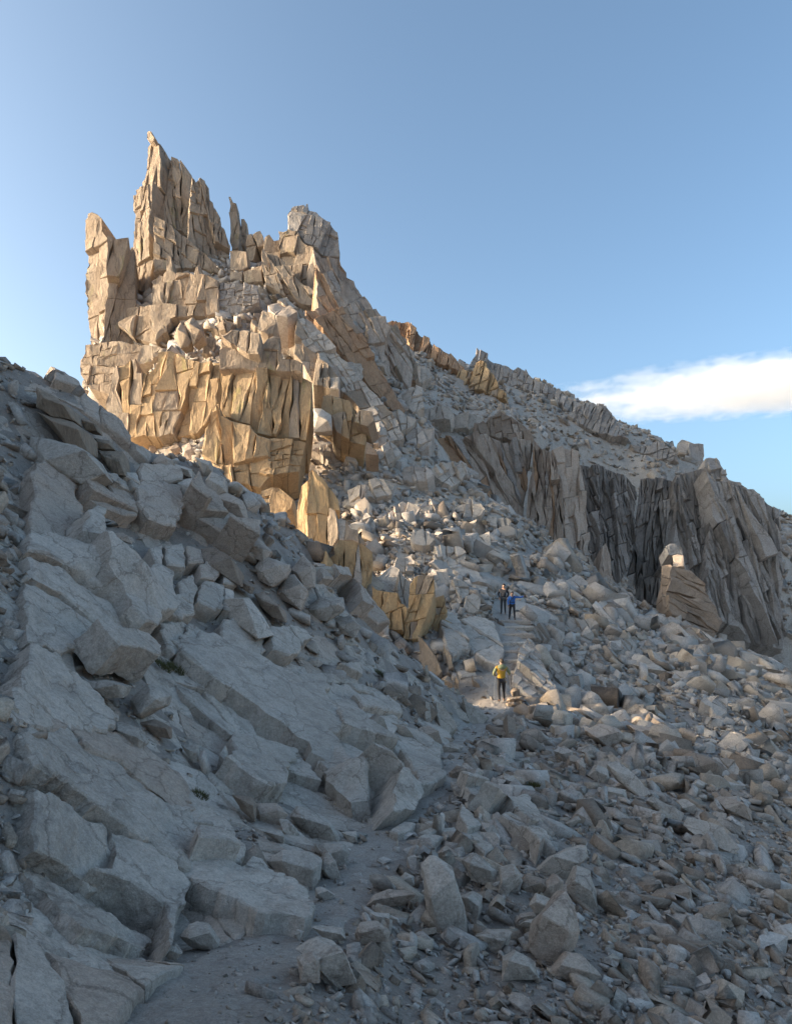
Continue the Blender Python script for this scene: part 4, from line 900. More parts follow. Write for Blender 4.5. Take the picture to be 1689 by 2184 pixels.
# blocks lying in the gully and along the trail, near the camera
slab('E', [(140,1500),(210,1540),(430,1560),(520,1580),(650,1650),(690,1700),(660,1790),(480,1730),(310,1740),(230,1660),(180,1590)], 'blue grey top of the fallen block in the dark hollow', GR, thick=.5, lift=.7, conform=.2)
boulder('E', [(300,1740),(480,1730),(660,1780),(620,1880),(480,1885),(300,1810)], 'pale front of the fallen block in the dark hollow', S_, d_off=-.3, lean=.2, back=.8)
boulder('E', [(680,1900),(740,1830),(830,1760),(1020,1860),(990,1940),(860,2010),(770,2060),(690,2030)], 'squared pale block with a grey left face in the gully', S_, inner=[(850,1850),(760,2010),(900,1890)], d_off=-.4, push=.45, lean=.4)
NEAR = [
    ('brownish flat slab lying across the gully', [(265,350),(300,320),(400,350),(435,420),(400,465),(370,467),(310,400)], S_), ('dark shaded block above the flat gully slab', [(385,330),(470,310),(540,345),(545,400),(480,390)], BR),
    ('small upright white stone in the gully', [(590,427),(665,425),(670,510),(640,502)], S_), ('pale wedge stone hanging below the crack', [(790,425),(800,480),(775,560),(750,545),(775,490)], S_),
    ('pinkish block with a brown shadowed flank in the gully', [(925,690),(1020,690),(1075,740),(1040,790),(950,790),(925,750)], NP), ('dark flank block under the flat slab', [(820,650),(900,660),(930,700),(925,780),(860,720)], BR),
    ('long four sided block sloping down to the trail', [(1075,745),(1112,700),(1190,730),(1270,790),(1312,850),(1300,870),(1190,862),(1120,800)], S_), ('boulder with thin cracks at the inner edge of the trail', [(1190,870),(1330,875),(1352,920),(1330,960),(1290,992),(1240,950),(1200,910)], S_),
    ('small slanting block above the white flat stone', [(1030,760),(1062,760),(1122,830),(1100,872),(1060,842)], GR), ('large angular boulder with a dark left face beside the trail', [(970,950),(1050,900),(1170,910),(1228,950),(1202,1000),(1212,1040),(1180,1087),(1110,1090),(1070,1020),(1000,980)], S_),
    ('tall pointed white wedge left of the trail', [(862,1020),(880,960),(910,930),(945,940),(975,980),(1017,1087),(960,1062),(870,1052)], S_), ('small white spike behind the pointed wedge', [(905,930),(910,865),(945,900),(945,945)], S_),
    ('thin upright white flake leaning on the trail boulder', [(1200,980),(1240,890),(1258,960),(1312,1042),(1280,1052)], S_), ('white flat stone with a brown edge in the rubble', [(958,815),(1040,812),(1062,860),(1050,877)], S_),
    ('small dark block at the foot of the slab face', [(1310,820),(1380,815),(1385,865),(1350,870)], GR), ('little brown stone lying by the slab face', [(1390,825),(1420,850),(1430,862),(1405,860)], BR),
    ('flat lying slab fragment where the trail begins to climb', [(990,1100),(1060,1110),(1150,1160),(1142,1172),(1030,1135)], GR), ('wedge stone at the inner trail edge', [(1195,1070),(1225,1068),(1285,1105),(1245,1135),(1195,1115)], GR),
    ('pale flat topped rock in the outer trail edge wall', [(1425,1150),(1450,1110),(1530,1080),(1645,1100),(1600,1147),(1480,1167)], NP), ('small rock below the flat topped trail edge rock', [(1440,1182),(1530,1190),(1532,1232),(1470,1232)], S_),
    ('sloping pink rock at the outer trail edge', [(1370,1282),(1390,1232),(1480,1225),(1532,1270),(1522,1312),(1390,1327)], NP), ('dark domed rock at the bottom of the picture', [(1100,1345),(1190,1300),(1260,1330),(1340,1430),(1380,1500),(1290,1520),(1220,1400)], GR),
    ('pale upright stone leaning on the domed rock', [(1110,1382),(1180,1357),(1217,1390),(1215,1500),(1130,1500)], NP), ('flat grey stone set in the trail edge', [(1175,1247),(1320,1257),(1332,1302),(1250,1312)], GR),
    ('rounded rock on top of the rough outer wall', [(1560,1040),(1600,1000),(1640,1020),(1640,1062),(1590,1070)], S_), ('low grey rock by the lowest stretch of trail', [(580,1290),(630,1230),(700,1240),(765,1330),(740,1360),(640,1340)], GR),
    ('small pale rock at the bottom left of the trail', [(515,1340),(560,1325),(595,1370),(570,1400),(530,1390)], S_), ('white upright pebble at the low slab edge', [(1095,1290),(1110,1258),(1140,1270),(1125,1310)], S_)]
for lab, o_, m_ in NEAR:
    boulder('5', o_, lab, m_, d_off=-.15, lean=.45)
NEARC = [
    ('big rough pitted rock that props up the trail edge', [(240,1110),(300,1100),(440,1190),(460,1300),(510,1420),(570,1650),(580,1780),(400,1870),(330,1830),(250,1700),(230,1560),(320,1590),(330,1400),(300,1270),(180,1180)], GR, 0),
    ('smooth rounded block on top of the rough pitted rock', [(285,1100),(380,1010),(510,1100),(492,1190),(390,1152)], NP, -.1), ('thick overhanging slab above a black hollow', [(510,1130),(640,1080),(770,1180),(835,1232),(815,1360),(700,1352),(600,1312),(550,1222)], S_, -.3),
    ('pitted grey boulder beside the overhanging slab', [(840,1200),(960,1170),(1030,1262),(1020,1332),(960,1392),(880,1450),(820,1440),(860,1300)], GR, -.1), ('long slab leaning up to the right over a gap', [(1130,1270),(1250,1160),(1500,1030),(1572,1010),(1592,1100),(1500,1132),(1440,1240),(1380,1322),(1270,1312)], S_, -.1),
    ('tall pink boulder with a pointed foot', [(1360,1420),(1400,1390),(1480,1540),(1520,1740),(1480,1880),(1400,1970),(1290,2015),(1230,1912),(1140,1970),(1080,1880),(1120,1750),(1250,1640),(1350,1600)], NP, -.3),
    ('dark block with a flat top left of the pink boulder', [(1085,1522),(1150,1420),(1320,1490),(1352,1590),(1250,1622),(1150,1602)], GR, -.35), ('ribbed grey rock right of the pink boulder', [(1400,1370),(1490,1180),(1600,1230),(1650,1400),(1680,1602),(1560,1582),(1480,1530)], S_, 0),
    ('pink faced block under the leaning slab', [(1200,1440),(1230,1330),(1310,1250),(1380,1320),(1370,1400),(1330,1480)], NP, -.1), ('dark rounded boulder in the black hollow', [(980,1360),(1060,1260),(1200,1290),(1270,1400),(1190,1440),(1100,1440),(1060,1480)], BR, .1),
    ('grey upright boulder at the left of the black hollow', [(510,1450),(620,1402),(692,1440),(692,1560),(642,1742),(572,1640)], GR, .1), ('dark boulder at the bottom edge below the hollow', [(860,1990),(980,1912),(1140,2000),(1180,2150),(860,2160)], GR, -.1),
    ('broad grey rock at the bottom below the rough pitted rock', [(630,1782),(740,1740),(952,1742),(912,1852),(832,1952),(700,1902)], GR, 0), ('small light flat stone in the hollow', [(980,1662),(1010,1600),(1140,1582),(1140,1622),(1040,1662)], NP, -.2),
    ('thin grey flat stone under the light one', [(1000,1690),(1100,1640),(1232,1640),(1150,1702),(1060,1712)], GR, -.2), ('pale corner rock at the bottom right of the pink boulder', [(1260,2100),(1420,1930),(1560,1960),(1700,2120),(1600,2220),(1300,2200)], NP, 0),
    ('squared sunlit stone catching the last sun on the talus', [(1310,102),(1400,55),(1442,160),(1430,185),(1340,187)], M['tan'], 0), ('brown block supporting the squared sunlit stone', [(1300,240),(1380,172),(1490,240),(1442,312),(1380,332)], NP, 0),
    ('slanting block with an orange lower end', [(1480,300),(1540,270),(1572,380),(1562,450),(1512,432)], NP, 0), ('pale block right of the brown one', [(1522,220),(1600,180),(1642,240),(1600,292)], S_, 0),
    ('brown block at the outer trail edge near the bend', [(410,402),(480,338),(562,370),(562,460),(430,472)], BR, 0), ('low rounded rock inside the trail bend', [(330,202),(420,140),(542,180),(502,240),(360,252)], S_, 0),
    ('brownish boulder under the upright fins', [(140,30),(240,0),(332,80),(357,150),(270,182)], NP, 0), ('white block above the big slab sheet', [(860,430),(950,422),(1050,550),(980,560),(880,492)], S_, 0),
    ('stubby pale block right of the trail', [(980,290),(1090,270),(1105,320),(1010,350)], S_, 0), ('pale bent stone far down the talus', [(1390,840),(1500,765),(1525,800),(1440,880)], S_, 0),
    ('white pointed stone on the lower talus', [(1225,760),(1260,680),(1310,740),(1300,790)], S_, 0), ('pinkish rock beside the big slab sheet', [(1190,900),(1240,830),(1300,850),(1260,940)], NP, 0),
    ('light narrow stone standing in the gravel', [(655,890),(665,740),(690,750),(680,890)], S_, 0), ('grey block at the top of the slab sheet', [(420,480),(540,470),(600,520),(560,590),(450,570)], S_, 0)]
for lab, o_, m_, do in NEARC:
    boulder('C', o_, lab, m_, d_off=do, lean=.4)
for lab, o_ in (('steep narrow slab running down from the trail edge', [(490,760),(530,800),(640,920),(770,1090),(700,1132),(620,1070),(540,980),(480,880)]), ('broad slab sheet falling away right of the trail', [(690,520),(850,540),(1020,680),(1100,820),(1190,1000),(1260,1140),(1200,1112),(1060,1000),(900,870),(720,690)]),
                ('lower slab sheet under the broad one', [(820,900),(900,872),(1040,990),(1180,1112),(1140,1182),(1030,1040)]), ('cracked pale slab left of the broad sheet', [(450,572),(560,580),(600,530),(700,600),(722,690),(850,740),(840,770),(700,720),(560,660)])):
    slab('C', o_, lab, S_, thick=.5, lift=.22, cuts=2)
for lab, o_ in (('largest flat stone set in the trail surface', [(145,1000),(230,980),(350,1000),(300,1042),(170,1032)]), ('pale flat stone set at the outer trail edge', [(315,932),(440,920),(492,970),(380,1002)]),
                ('flat stone behind the largest trail stone', [(150,962),(260,912),(312,940),(240,982)]), ('far flat stone of the trail paving', [(200,872),(340,850),(352,890),(240,902)]), ('flat stone at the inner side of the trail paving', [(-90,960),(20,880),(130,890),(90,940),(-20,980)])):
    slab('C', o_, lab, GR, 'paving_stone', 'stone', thick=.15, lift=.07, L_px=10, conform=.2, rough=.015)
for lab, o_ in (('small trail stone beside the angular dark faced boulder', [(1360,1010),(1400,1000),(1410,1025),(1370,1030)]), ('flat trail stone in the middle of the dusty bend', [(1470,945),(1500,930),(1540,945),(1500,965)]),
                ('thin pale stone lying across the upper dusty bend', [(1600,765),(1640,762),(1660,772),(1610,778)]), ('pointed stone sunk in the dusty bend', [(1395,1030),(1430,1035),(1430,1055),(1400,1055)]),
                ('long flat stone at the start of the stone paving', [(1545,850),(1600,820),(1640,825),(1600,855)]), ('tiny pale stone near the low slab front', [(1095,1290),(1110,1258),(1140,1268),(1125,1300)])):
    boulder('5', o_, lab, M['stone_pale'], 'trail_stone', 'stone', lean=.9, d_off=-.05, push=.15)
for lab, o_ in (('smooth pale slab beside the lower stone steps', [(975,1335),(1010,1325),(1050,1345),(1072,1400),(1060,1432),(1030,1425),(1000,1395)]), ('pale jointed slab left of the two walkers', [(955,1235),(1000,1225),(1030,1260),(1048,1310),(1010,1330),(960,1300)]),
                ('grey slab face between golden steps and stone steps', [(930,1330),(970,1335),(1000,1400),(1015,1440),(980,1450),(945,1400)])):
    slab('U', o_, lab, S_, thick=1.0, lift=.45, cuts=2, L_px=10)
# named blocks on the right hand talus
for lab, o_ in (('upper piece of the broken slab running diagonally down the right talus', [(470,1382),(560,1350),(680,1450),(850,1640),(780,1690),(680,1600),(570,1510)]), ('middle piece of the broken slab running diagonally down the right talus', [(800,1690),(860,1645),(1000,1760),(1130,1805),(1100,1890),(1000,1832),(870,1740)]),
                ('lower piece of the broken slab running diagonally down the right talus', [(1120,1900),(1150,1815),(1250,1900),(1400,2000),(1600,2100),(1540,2150),(1340,2052)])):
    boulder('D', o_, lab, S_, 'rock_slab', 'slab', lean=.75, d_off=-.3, push=.12, back=.25)
TAL = [('broad brown block with two upright cracks near the right edge', [(1100,1332),(1180,1270),(1400,1340),(1490,1440),(1492,1550),(1350,1542),(1220,1502),(1110,1450)], BR), ('domed pinkish boulder in the middle of the right talus', [(305,1102),(440,1040),(560,1080),(660,1172),(620,1272),(540,1292),(450,1182),(340,1162)], NP),
       ('low cracked block with a stepped front', [(650,1052),(860,1060),(1000,1080),(1100,1150),(1190,1240),(1020,1202),(840,1222),(720,1122)], NP), ('oval brown boulder above the cracked block', [(680,962),(760,930),(830,980),(820,1022),(700,1012)], BR),
       ('grey boulder with a bright upright end', [(415,940),(470,895),(540,890),(502,1000),(440,1002)], S_), ('squared grey block below the long diagonal slab', [(410,1622),(480,1580),(640,1600),(652,1690),(540,1702)], GR),
       ('dark topped block right of the long diagonal slab', [(1080,1702),(1150,1680),(1280,1800),(1240,1832),(1100,1782)], GR), ('brown block cut by the right edge', [(1410,1692),(1480,1660),(1700,1780),(1707,1870),(1500,1802)], NP),
       ('pale block with an orange foot below the brown trio', [(320,1482),(400,1390),(482,1430),(502,1530),(440,1572)], S_), ('upright block with a white right edge', [(880,1802),(930,1790),(952,1990),(892,1962)], NP),
       ('tilted slab near the layered pinnacle', [(1280,472),(1440,450),(1532,600),(1450,602),(1320,522)], S_), ('big tilted slab high on the right talus', [(700,542),(880,530),(980,600),(1080,680),(880,652),(800,622)], GR),
       ('pointed boulder in the upper talus', [(390,662),(430,630),(522,730),(482,760),(410,722)], NP), ('round shouldered grey block near the upper trail', [(245,292),(310,220),(372,280),(370,352),(260,332)], GR),
       ('long flat block lying level on the talus', [(290,802),(400,790),(542,860),(480,862),(320,852)], NP), ('crooked pale splinter on the upper talus', [(850,412),(900,450),(1000,652),(940,642),(900,540)], S_),
       ('left block of the pair near the right edge', [(1260,692),(1370,690),(1372,770),(1270,772)], S_), ('right block of the pair near the right edge', [(1380,702),(1450,690),(1472,770),(1390,782)], S_),
       ('dark sided block with a bright top below the two walkers', [(410,182),(500,160),(542,190),(512,260),(440,242)], GR), ('small blue grey block above the lowest talus', [(1210,1562),(1250,1512),(1322,1550),(1280,1612),(1220,1602)], GR)]
for lab, o_, m_ in TAL:
    boulder('D', o_, lab, m_, lean=.45, back=.7)
# sharp fins and slabs around the notch where the sun comes through
for lab, o_, m_, dd, ya in (
    ('tall dark edged flake left of the sunlit notch', [(190,490),(230,530),(280,600),(302,662),(270,692),(215,662),(200,560)], M['tan'], 34.5, -8), ('narrow flake right of the tall dark edged one', [(305,530),(345,590),(352,642),(330,652)], M['tan'], 34.2, -8),
    ('brown fin at the left end of the fin row', [(135,762),(150,740),(210,830),(217,880),(170,872)], M['near_pink'], 26, 20), ('curved pale fin in the middle of the fin row', [(275,792),(300,800),(360,880),(372,912),(320,952),(295,912),(275,852)], M['slab'], 24.5, 10),
    ('leaning grey fin behind the fin row', [(300,742),(340,770),(410,850),(427,887),(370,872)], M['grey'], 26.5, 14), ('broad triangular slab ending the fin row at the trail', [(395,782),(515,865),(480,905),(425,892)], M['slab'], 26, 10),
    ('thin upright fin between the brown and the curved one', [(225,790),(245,800),(255,880),(240,905),(225,860)], M['grey'], 25, 25)):
    t = rock_thing('rock_fin', lab, 'rock fin', '4', o_[0], dd)
    wall(t, '4', o_, dd, m_, yaw=ya, lean=14, ang=(100, 10), px=(300, 300), thick=.5, amp=.02, rough=.02)
for lab, o_, m_, dd in (
    ('pointed golden stone at the foot of the notch wall', [(357,705),(368,662),(380,700),(375,745)], M['tan'], 31), ('sunlit tan stone left of the notch', [(300,690),(325,675),(365,720),(350,752),(310,735)], M['tan'], 31),
    ('bright sunlit block at the very left of the notch', [(242,712),(275,695),(300,705),(305,735),(270,740)], M['tan'], 30.5), ('grey rounded block above the bright ones', [(160,650),(200,640),(243,680),(235,720),(180,735)], M['grey'], 33.5),
    ('sunlit stone standing in front of the yellow jacket walker', [(435,675),(452,705),(480,735),(470,745),(440,725)], M['tan'], 31.5), ('largest pale sunlit stone right of the yellow jacket walker', [(608,750),(622,730),(650,740),(652,768),(620,775)], M['tan'], 30.3),
    ('flat sunlit stone at the feet of the yellow jacket walker', [(590,792),(600,775),(665,770),(672,792),(610,800)], M['tan'], 29.6), ('low sunlit slab on the trail edge', [(585,800),(625,795),(640,812),(600,822)], M['tan'], 29.2),
    ('white pointed stone in the low sun below the notch', [(582,850),(592,870),(600,882),(588,885)], M['tan'], 27.6), ('small white stone in the low sun', [(610,880),(625,872),(640,890),(622,897)], M['tan'], 27.3),
    ('long pinkish block below the sunlit stones', [(585,905),(640,890),(745,915),(740,945),(660,965),(600,940)], M['near_pink'], 26.5), ('golden block low in the notch wall', [(120,600),(160,580),(200,610),(190,650),(140,660)], M['tan'], 33)):
    boulder('4', o_, lab, m_, d=dd, lean=.4, back=.6)
# stone steps of the upper trail
for i, (u, v, w_, d) in enumerate(((1085,1408,34,34),(1092,1388,36,35.2),(1100,1370,34,36.4),(1103,1352,36,37.8),(1100,1337,36,39.2),(1092,1324,40,40.4))):
    bm = bmesh.new(); rnd = random.Random(i)
    k = d / F; c = P(u, v, d)
    for sx, sy, sz in ((a, b, e) for a in (-1, 1) for b in (-1, 1) for e in (-1, 1)):
        bm.verts.new(c + Vector((sx * w_ * k * rnd.uniform(.85, 1.1), sy * .38 * rnd.uniform(.8, 1.1) , sz * .13 * rnd.uniform(.8, 1.2) - .1)))
    bmesh.ops.convex_hull(bm, input=bm.verts[:])
    bmesh.ops.dissolve_limit(bm, angle_limit=math.radians(9), verts=bm.verts[:], edges=bm.edges[:])
    bmesh.ops.bevel(bm, geom=bm.edges[:], offset=.05, segments=1, affect='EDGES', clamp_overlap=True)
    roughen(bm, .3, .03, 2.5, i, 2)
    tag(finish(bm, 'stone_step', M['near_pink'] if i % 2 else M['grey']), ('lowest', 'second from the bottom', 'third from the bottom', 'fourth from the bottom', 'second from the top', 'topmost')[i] + ' stone step of the staircase below the two walkers', 'stone step', 'stone steps of the upper trail')
# ------------------------------------------------------------------ loose rock: shapes shared by all, cut from blocks
def rock_shape(seed, cutsn, flatness, bevel, detail):
    rnd = random.Random(seed)
    bm = bmesh.new(); bmesh.ops.create_cube(bm, size=1)
    sx, sy, sz = rnd.uniform(.8, 1.9), rnd.uniform(.55, 1.1), rnd.uniform(*flatness)
    for v in bm.verts: v.co = Vector((v.co.x * sx * rnd.uniform(.75, 1.15), v.co.y * sy * rnd.uniform(.75, 1.15), v.co.z * sz * rnd.uniform(.75, 1.15)))
    for _ in range(cutsn):
        nrm = Vector((rnd.gauss(0, 1), rnd.gauss(0, 1), rnd.gauss(0, .7))).normalized()
        sup = max(v.co.dot(nrm) for v in bm.verts)
        co = nrm * sup * rnd.uniform(.62, .9)
        bmesh.ops.bisect_plane(bm, geom=bm.verts[:] + bm.edges[:] + bm.faces[:], plane_co=co, plane_no=nrm, clear_outer=True)
        ed = [e for e in bm.edges if e.is_boundary]
        if ed: bmesh.ops.contextual_create(bm, geom=ed)
    bmesh.ops.convex_hull(bm, input=bm.verts[:])
    bmesh.ops.dissolve_limit(bm, angle_limit=math.radians(5), verts=bm.verts[:], edges=bm.edges[:])
    if bevel: bmesh.ops.bevel(bm, geom=bm.edges[:], offset=bevel, segments=1, affect='EDGES', clamp_overlap=True)
    if False: roughen(bm, .34, .02, 3.0, seed, 2)
    bmesh.ops.recalc_face_normals(bm, faces=bm.faces[:])
    bmesh.ops.triangulate(bm, faces=bm.faces[:])
    return bm
LOW = []
for s in range(26):
    bm = rock_shape(900 + s, 3 + s % 4, (.18, .45) if s % 3 else (.5, .95), 0, False)
    V = np.array([tuple(v.co) for v in bm.verts]); bm.verts.index_update()
    Fa = np.array([[v.index for v in f.verts] for f in bm.faces]); bm.free(); LOW.append((V, Fa))
SIMPLE = []
for s in range(24):
    bm = rock_shape(1500 + s, 1 + s % 2, (.2, .5) if s % 3 else (.5, .9), 0, False)
    V = np.array([tuple(v.co) for v in bm.verts]); bm.verts.index_update()
    Fa = np.array([[v.index for v in f.verts] for f in bm.faces]); bm.free(); SIMPLE.append((V, Fa))
HIGH = []
for s in range(22):
    bm = rock_shape(300 + s, 4 + s % 5, (.3, .6) if s % 3 else (.5, .95), .018, True)
    for e in bm.edges: e.smooth = not (len(e.link_faces) == 2 and e.calc_face_angle(0) > math.radians(18))
    for f in bm.faces: f.smooth = False
    me = bpy.data.meshes.new('boulder_shape'); bm.to_mesh(me); bm.free(); HIGH.append(me)

def smooth01(a, b, x): 
    t = np.clip((x - a) / (b - a), 0, 1); return t * t * (3 - 2 * t)

def sample(n, seed, box, power, dens):
    """Random ground points, denser near the trail's viewpoint where smaller stones still matter; dens(x, y, z) thins them."""
    r = np.random.default_rng(seed)
    out = []
    tot = 0
    while tot < n:
        m = n * 3
        y = box[0] * (box[1] / box[0]) ** r.random(m)            # log spaced in distance
        x = (r.random(m) * 2 - 1) * (y * .62 + 2.5)
        z = ground_raw(x, y)
        keep = r.random(m) < dens(x, y, z)
        o = np.stack([x, y, z], 1)[keep]; out.append(o); tot += len(o)
    return np.concatenate(out)[:n]

CRX = [P(*t) for t in ((0, 780, 17), (110, 815, 18), (300, 960, 19.3), (450, 1000, 20.5), (700, 1235, 23.5), (830, 1370, 25.8), (950, 1480, 27.8))]
def dens_all(x, y, z):
    td_, ti_ = trail_dist(x, y)
    side = x - TL[ti_, 0]                                   # >0 right of the trail
    d = np.ones(len(x))
    left_near = (side < 0) & (y < 27)
    d = np.where(left_near, np.where(y > 18, .35, .12), d)
    d = np.where((x < -.52 * y) & (y < 24), .9, d)
    d *= smooth01(np.where((y > 29) & (y < 45), .75, .30), np.where((y > 29) & (y < 45), 1.3, .7), td_)
    d = np.where((x > -6) & (x < 3.6) & (y > 27.2) & (y < 31.5), 0, d)
    d = np.where((np.abs(x - 4.2) < 1.2) & (y > 26.5) & (y < 30.2), 0, d)      # the swept notch
    return d
def dens_right(x, y, z):
    td_, ti_ = trail_dist(x, y); side = x - TL[ti_, 0]
    d = np.where((side > 0) | (y > 31), 1.0, .0)
    return d * smooth01(np.where(y > 28, 1.3, .5), np.where(y > 28, 2.2, 1.0), td_)

def orient(n, r, dipx=True):
    """Rotations: mostly lying flat and dipping to the right, some tumbled."""
    mats = np.empty((n, 3, 3))
    for i in range(n):
        if r.random() < .72:
            e = Matrix.Rotation(r.normal(.45, .35), 3, 'Y') @ Matrix.Rotation(r.normal(-.25, .3), 3, 'X') @ Matrix.Rotation(r.uniform(0, 6.28), 3, 'Z')
        else:
            e = Matrix.Rotation(r.uniform(0, 6.28), 3, 'X') @ Matrix.Rotation(r.uniform(0, 6.28), 3, 'Y') @ Matrix.Rotation(r.uniform(0, 6.28), 3, 'Z')
        mats[i] = np.array(e)
    return mats

def clear_of_walls(pts_):
    """No loose stone in front of a standing wall: those faces are too steep to hold any."""
    u = CX + pts_[:, 0] / pts_[:, 1] * F; v = CY - pts_[:, 2] / pts_[:, 1] * F
    bad = np.zeros(len(pts_), bool)
    for pl, d in WALLS:
        cen = pl.mean(0); q = cen + (pl - cen) * 1.0
        box = (u > q[:, 0].min()) & (u < q[:, 0].max()) & (v > q[:, 1].min()) & (v < q[:, 1].max() - .22 * np.ptp(q[:, 1])) & (pts_[:, 1] > d * .8) & (pts_[:, 1] < d + 3) & ~bad
        ix = np.nonzero(box)[0]
        if not len(ix): continue
        inside = np.zeros(len(ix), bool); x, y = u[ix], v[ix]
        for i in range(len(q)):
            x1, y1 = q[i]; x2, y2 = q[(i + 1) % len(q)]
            if y1 == y2: continue
            inside ^= ((y1 > y) != (y2 > y)) & (x < (x2 - x1) * (y - y1) / (y2 - y1) + x1)
        bad[ix[inside]] = True
    return pts_[~bad]

def rubble(name, n, seed, px_lo, px_hi, expo, box, dens, mats_, sink=.15, shapes=None):
    shapes = shapes or LOW
    r = np.random.default_rng(seed)
    pts_ = sample(n, seed, box, 1, dens)
    pts_ = clear_of_walls(pts_); n = len(pts_)
    t = r.random(n)
    px = (px_lo ** -expo + t * (px_hi ** -expo - px_lo ** -expo)) ** (-1 / expo)      # many small, few large
    px = px * np.array([1 + .75 * noise.noise(Vector((p[0] * .45 / (.3 + p[1] * .03), p[1] * .45 / (.3 + p[1] * .03), 2))) for p in pts_])      # sorted into coarser and finer patches
    px = np.minimum(px, px_hi)
    size = px * pts_[:, 1] / F
    R = orient(n, r)
    kind = r.integers(0, len(shapes), n)
    AV, AF, MI = [], [], []
    base = 0
    for i in range(n):
        V, Fa = shapes[kind[i]]
        zz, nn = zat(pts_[i, 0], pts_[i, 1])
        s = size[i]
        v = (V * s * (1 + .25 * (r.random(3) - .5))) @ R[i].T + np.array([pts_[i, 0], pts_[i, 1], zz + s * (.25 - sink)])
        AV.append(v); AF.append(Fa + base); base += len(V); MI.append(np.full(len(Fa), r.integers(0, len(mats_))))
    AV = np.concatenate(AV); AF = np.concatenate(AF); MI = np.concatenate(MI)
    me = bpy.data.meshes.new(name)
    me.vertices.add(len(AV)); me.vertices.foreach_set('co', AV.ravel())
    me.loops.add(AF.size); me.loops.foreach_set('vertex_index', AF.ravel().astype(np.int32))
    me.polygons.add(len(AF)); me.polygons.foreach_set('loop_start', np.arange(0, AF.size, 3, dtype=np.int32))
    for m_ in mats_: me.materials.append(m_)
    me.polygons.foreach_set('material_index', MI.astype(np.int32))
    me.update(calc_edges=True); me.validate()
    o = bpy.data.objects.new(name, me); COL.objects.link(o)
    tag(o, kind='stuff')
    return o
RM = [M['talus'], M['talus'], M['stone_tan'], M['stone_pale'], M['stone_brown']]
rubble('rubble', 24000, 1, 8, 60, 1.35, (2.8, 62), dens_all, RM)
rubble('gravel', 16000, 5, 4, 16, 1.5, (2.6, 40), lambda x, y, z: smooth01(.12, .7, trail_dist(x, y)[0]) * .6 + .4 * (y < 28), RM, shapes=SIMPLE)
FM = [M['talus'], M['stone_tan'], M['talus'], M['stone_pale']]
rubble('scree', 28000, 2, 7, 30, 1.5, (36, 105), lambda x, y, z: smooth01(np.where(y < 45, .75, .3), np.where(y < 45, 1.4, .8), trail_dist(x, y)[0]), FM, shapes=SIMPLE)
rubble('scree', 20000, 3, 5, 20, 1.5, (95, 215), lambda x, y, z: np.ones(len(x)), FM, shapes=SIMPLE)

# the larger loose blocks, each a thing of its own
LOOSE = []
def place_boulders(n, seed, lo, hi, expo, box, dens, mats_, label, group, name='boulder'):
    r = np.random.default_rng(seed)
    pts_ = sample(n, seed, box, 1, dens)
    pts_ = clear_of_walls(pts_); n = len(pts_)
    R = orient(n, r)
    t = r.random(n)
    px = (lo ** -expo + t * (hi ** -expo - lo ** -expo)) ** (-1 / expo)
    protos = {}
    for i in range(n):
        k = int(r.integers(0, len(HIGH))); m_ = mats_[int(r.integers(0, len(mats_)))]
        key = (k, m_.name)
        if key not in protos:
            me = HIGH[k].copy(); me.materials.append(m_); protos[key] = me
        s = px[i] * pts_[i, 1] / F
        o = bpy.data.objects.new(name, protos[key]); COL.objects.link(o)
        zz, nn = zat(pts_[i, 0], pts_[i, 1])
        o.matrix_world = Matrix.Translation((pts_[i, 0], pts_[i, 1], zz + s * .1)) @ Matrix(R[i].tolist()).to_4x4() @ Matrix.Diagonal((s * r.uniform(.8, 1.25), s * r.uniform(.8, 1.2), s * r.uniform(.75, 1.2), 1))
        LOOSE.append((o, m_, s)); tag(o, label, 'boulder', group)
place_boulders(110, 21, 26, 62, 2.2, (6, 34), lambda x, y, z: dens_right(x, y, z) * (y < 30), RM, 'loose grey or pinkish angular boulder on the talus below the trail', 'boulders on the talus right of the trail')
place_boulders(80, 22, 22, 48, 2.2, (31, 64), lambda x, y, z: dens_right(x, y, z), RM, 'loose angular boulder on the slopes around the upper trail', 'boulders around the upper trail')
place_boulders(60, 23, 18, 34, 2.0, (64, 150), lambda x, y, z: np.ones(len(x)), FM, 'loose pale boulder on the high slopes of the mountain', 'boulders on the high slopes')
# ------------------------------------------------------------------ the walkers
def plain(name, col, rough=.8):
    m = bpy.data.materials.new(name); m.use_nodes = True
    nt = m.node_tree; b = nt.nodes['Principled BSDF']
    b.inputs['Roughness'].default_value = rough
    n = nt.nodes.new('ShaderNodeTexNoise'); n.inputs['Scale'].default_value = 9; n.inputs['Detail'].default_value = 4
    g = nt.nodes.new('ShaderNodeNewGeometry'); nt.links.new(g.outputs['Position'], n.inputs['Vector'])
    x = nt.nodes.new('ShaderNodeMix'); x.data_type = 'RGBA'
    x.inputs[6].default_value = tuple(c * .75 for c in col) + (1,); x.inputs[7].default_value = tuple(min(1, c * 1.2) for c in col) + (1,)
    nt.links.new(n.outputs[0], x.inputs[0]); nt.links.new(x.outputs[2], b.inputs['Base Color'])
    bp = nt.nodes.new('ShaderNodeBump'); bp.inputs['Distance'].default_value = .02; bp.inputs['Strength'].default_value = .5
    nt.links.new(n.outputs[0], bp.inputs['Height']); nt.links.new(bp.outputs[0], b.inputs['Normal'])
    return m
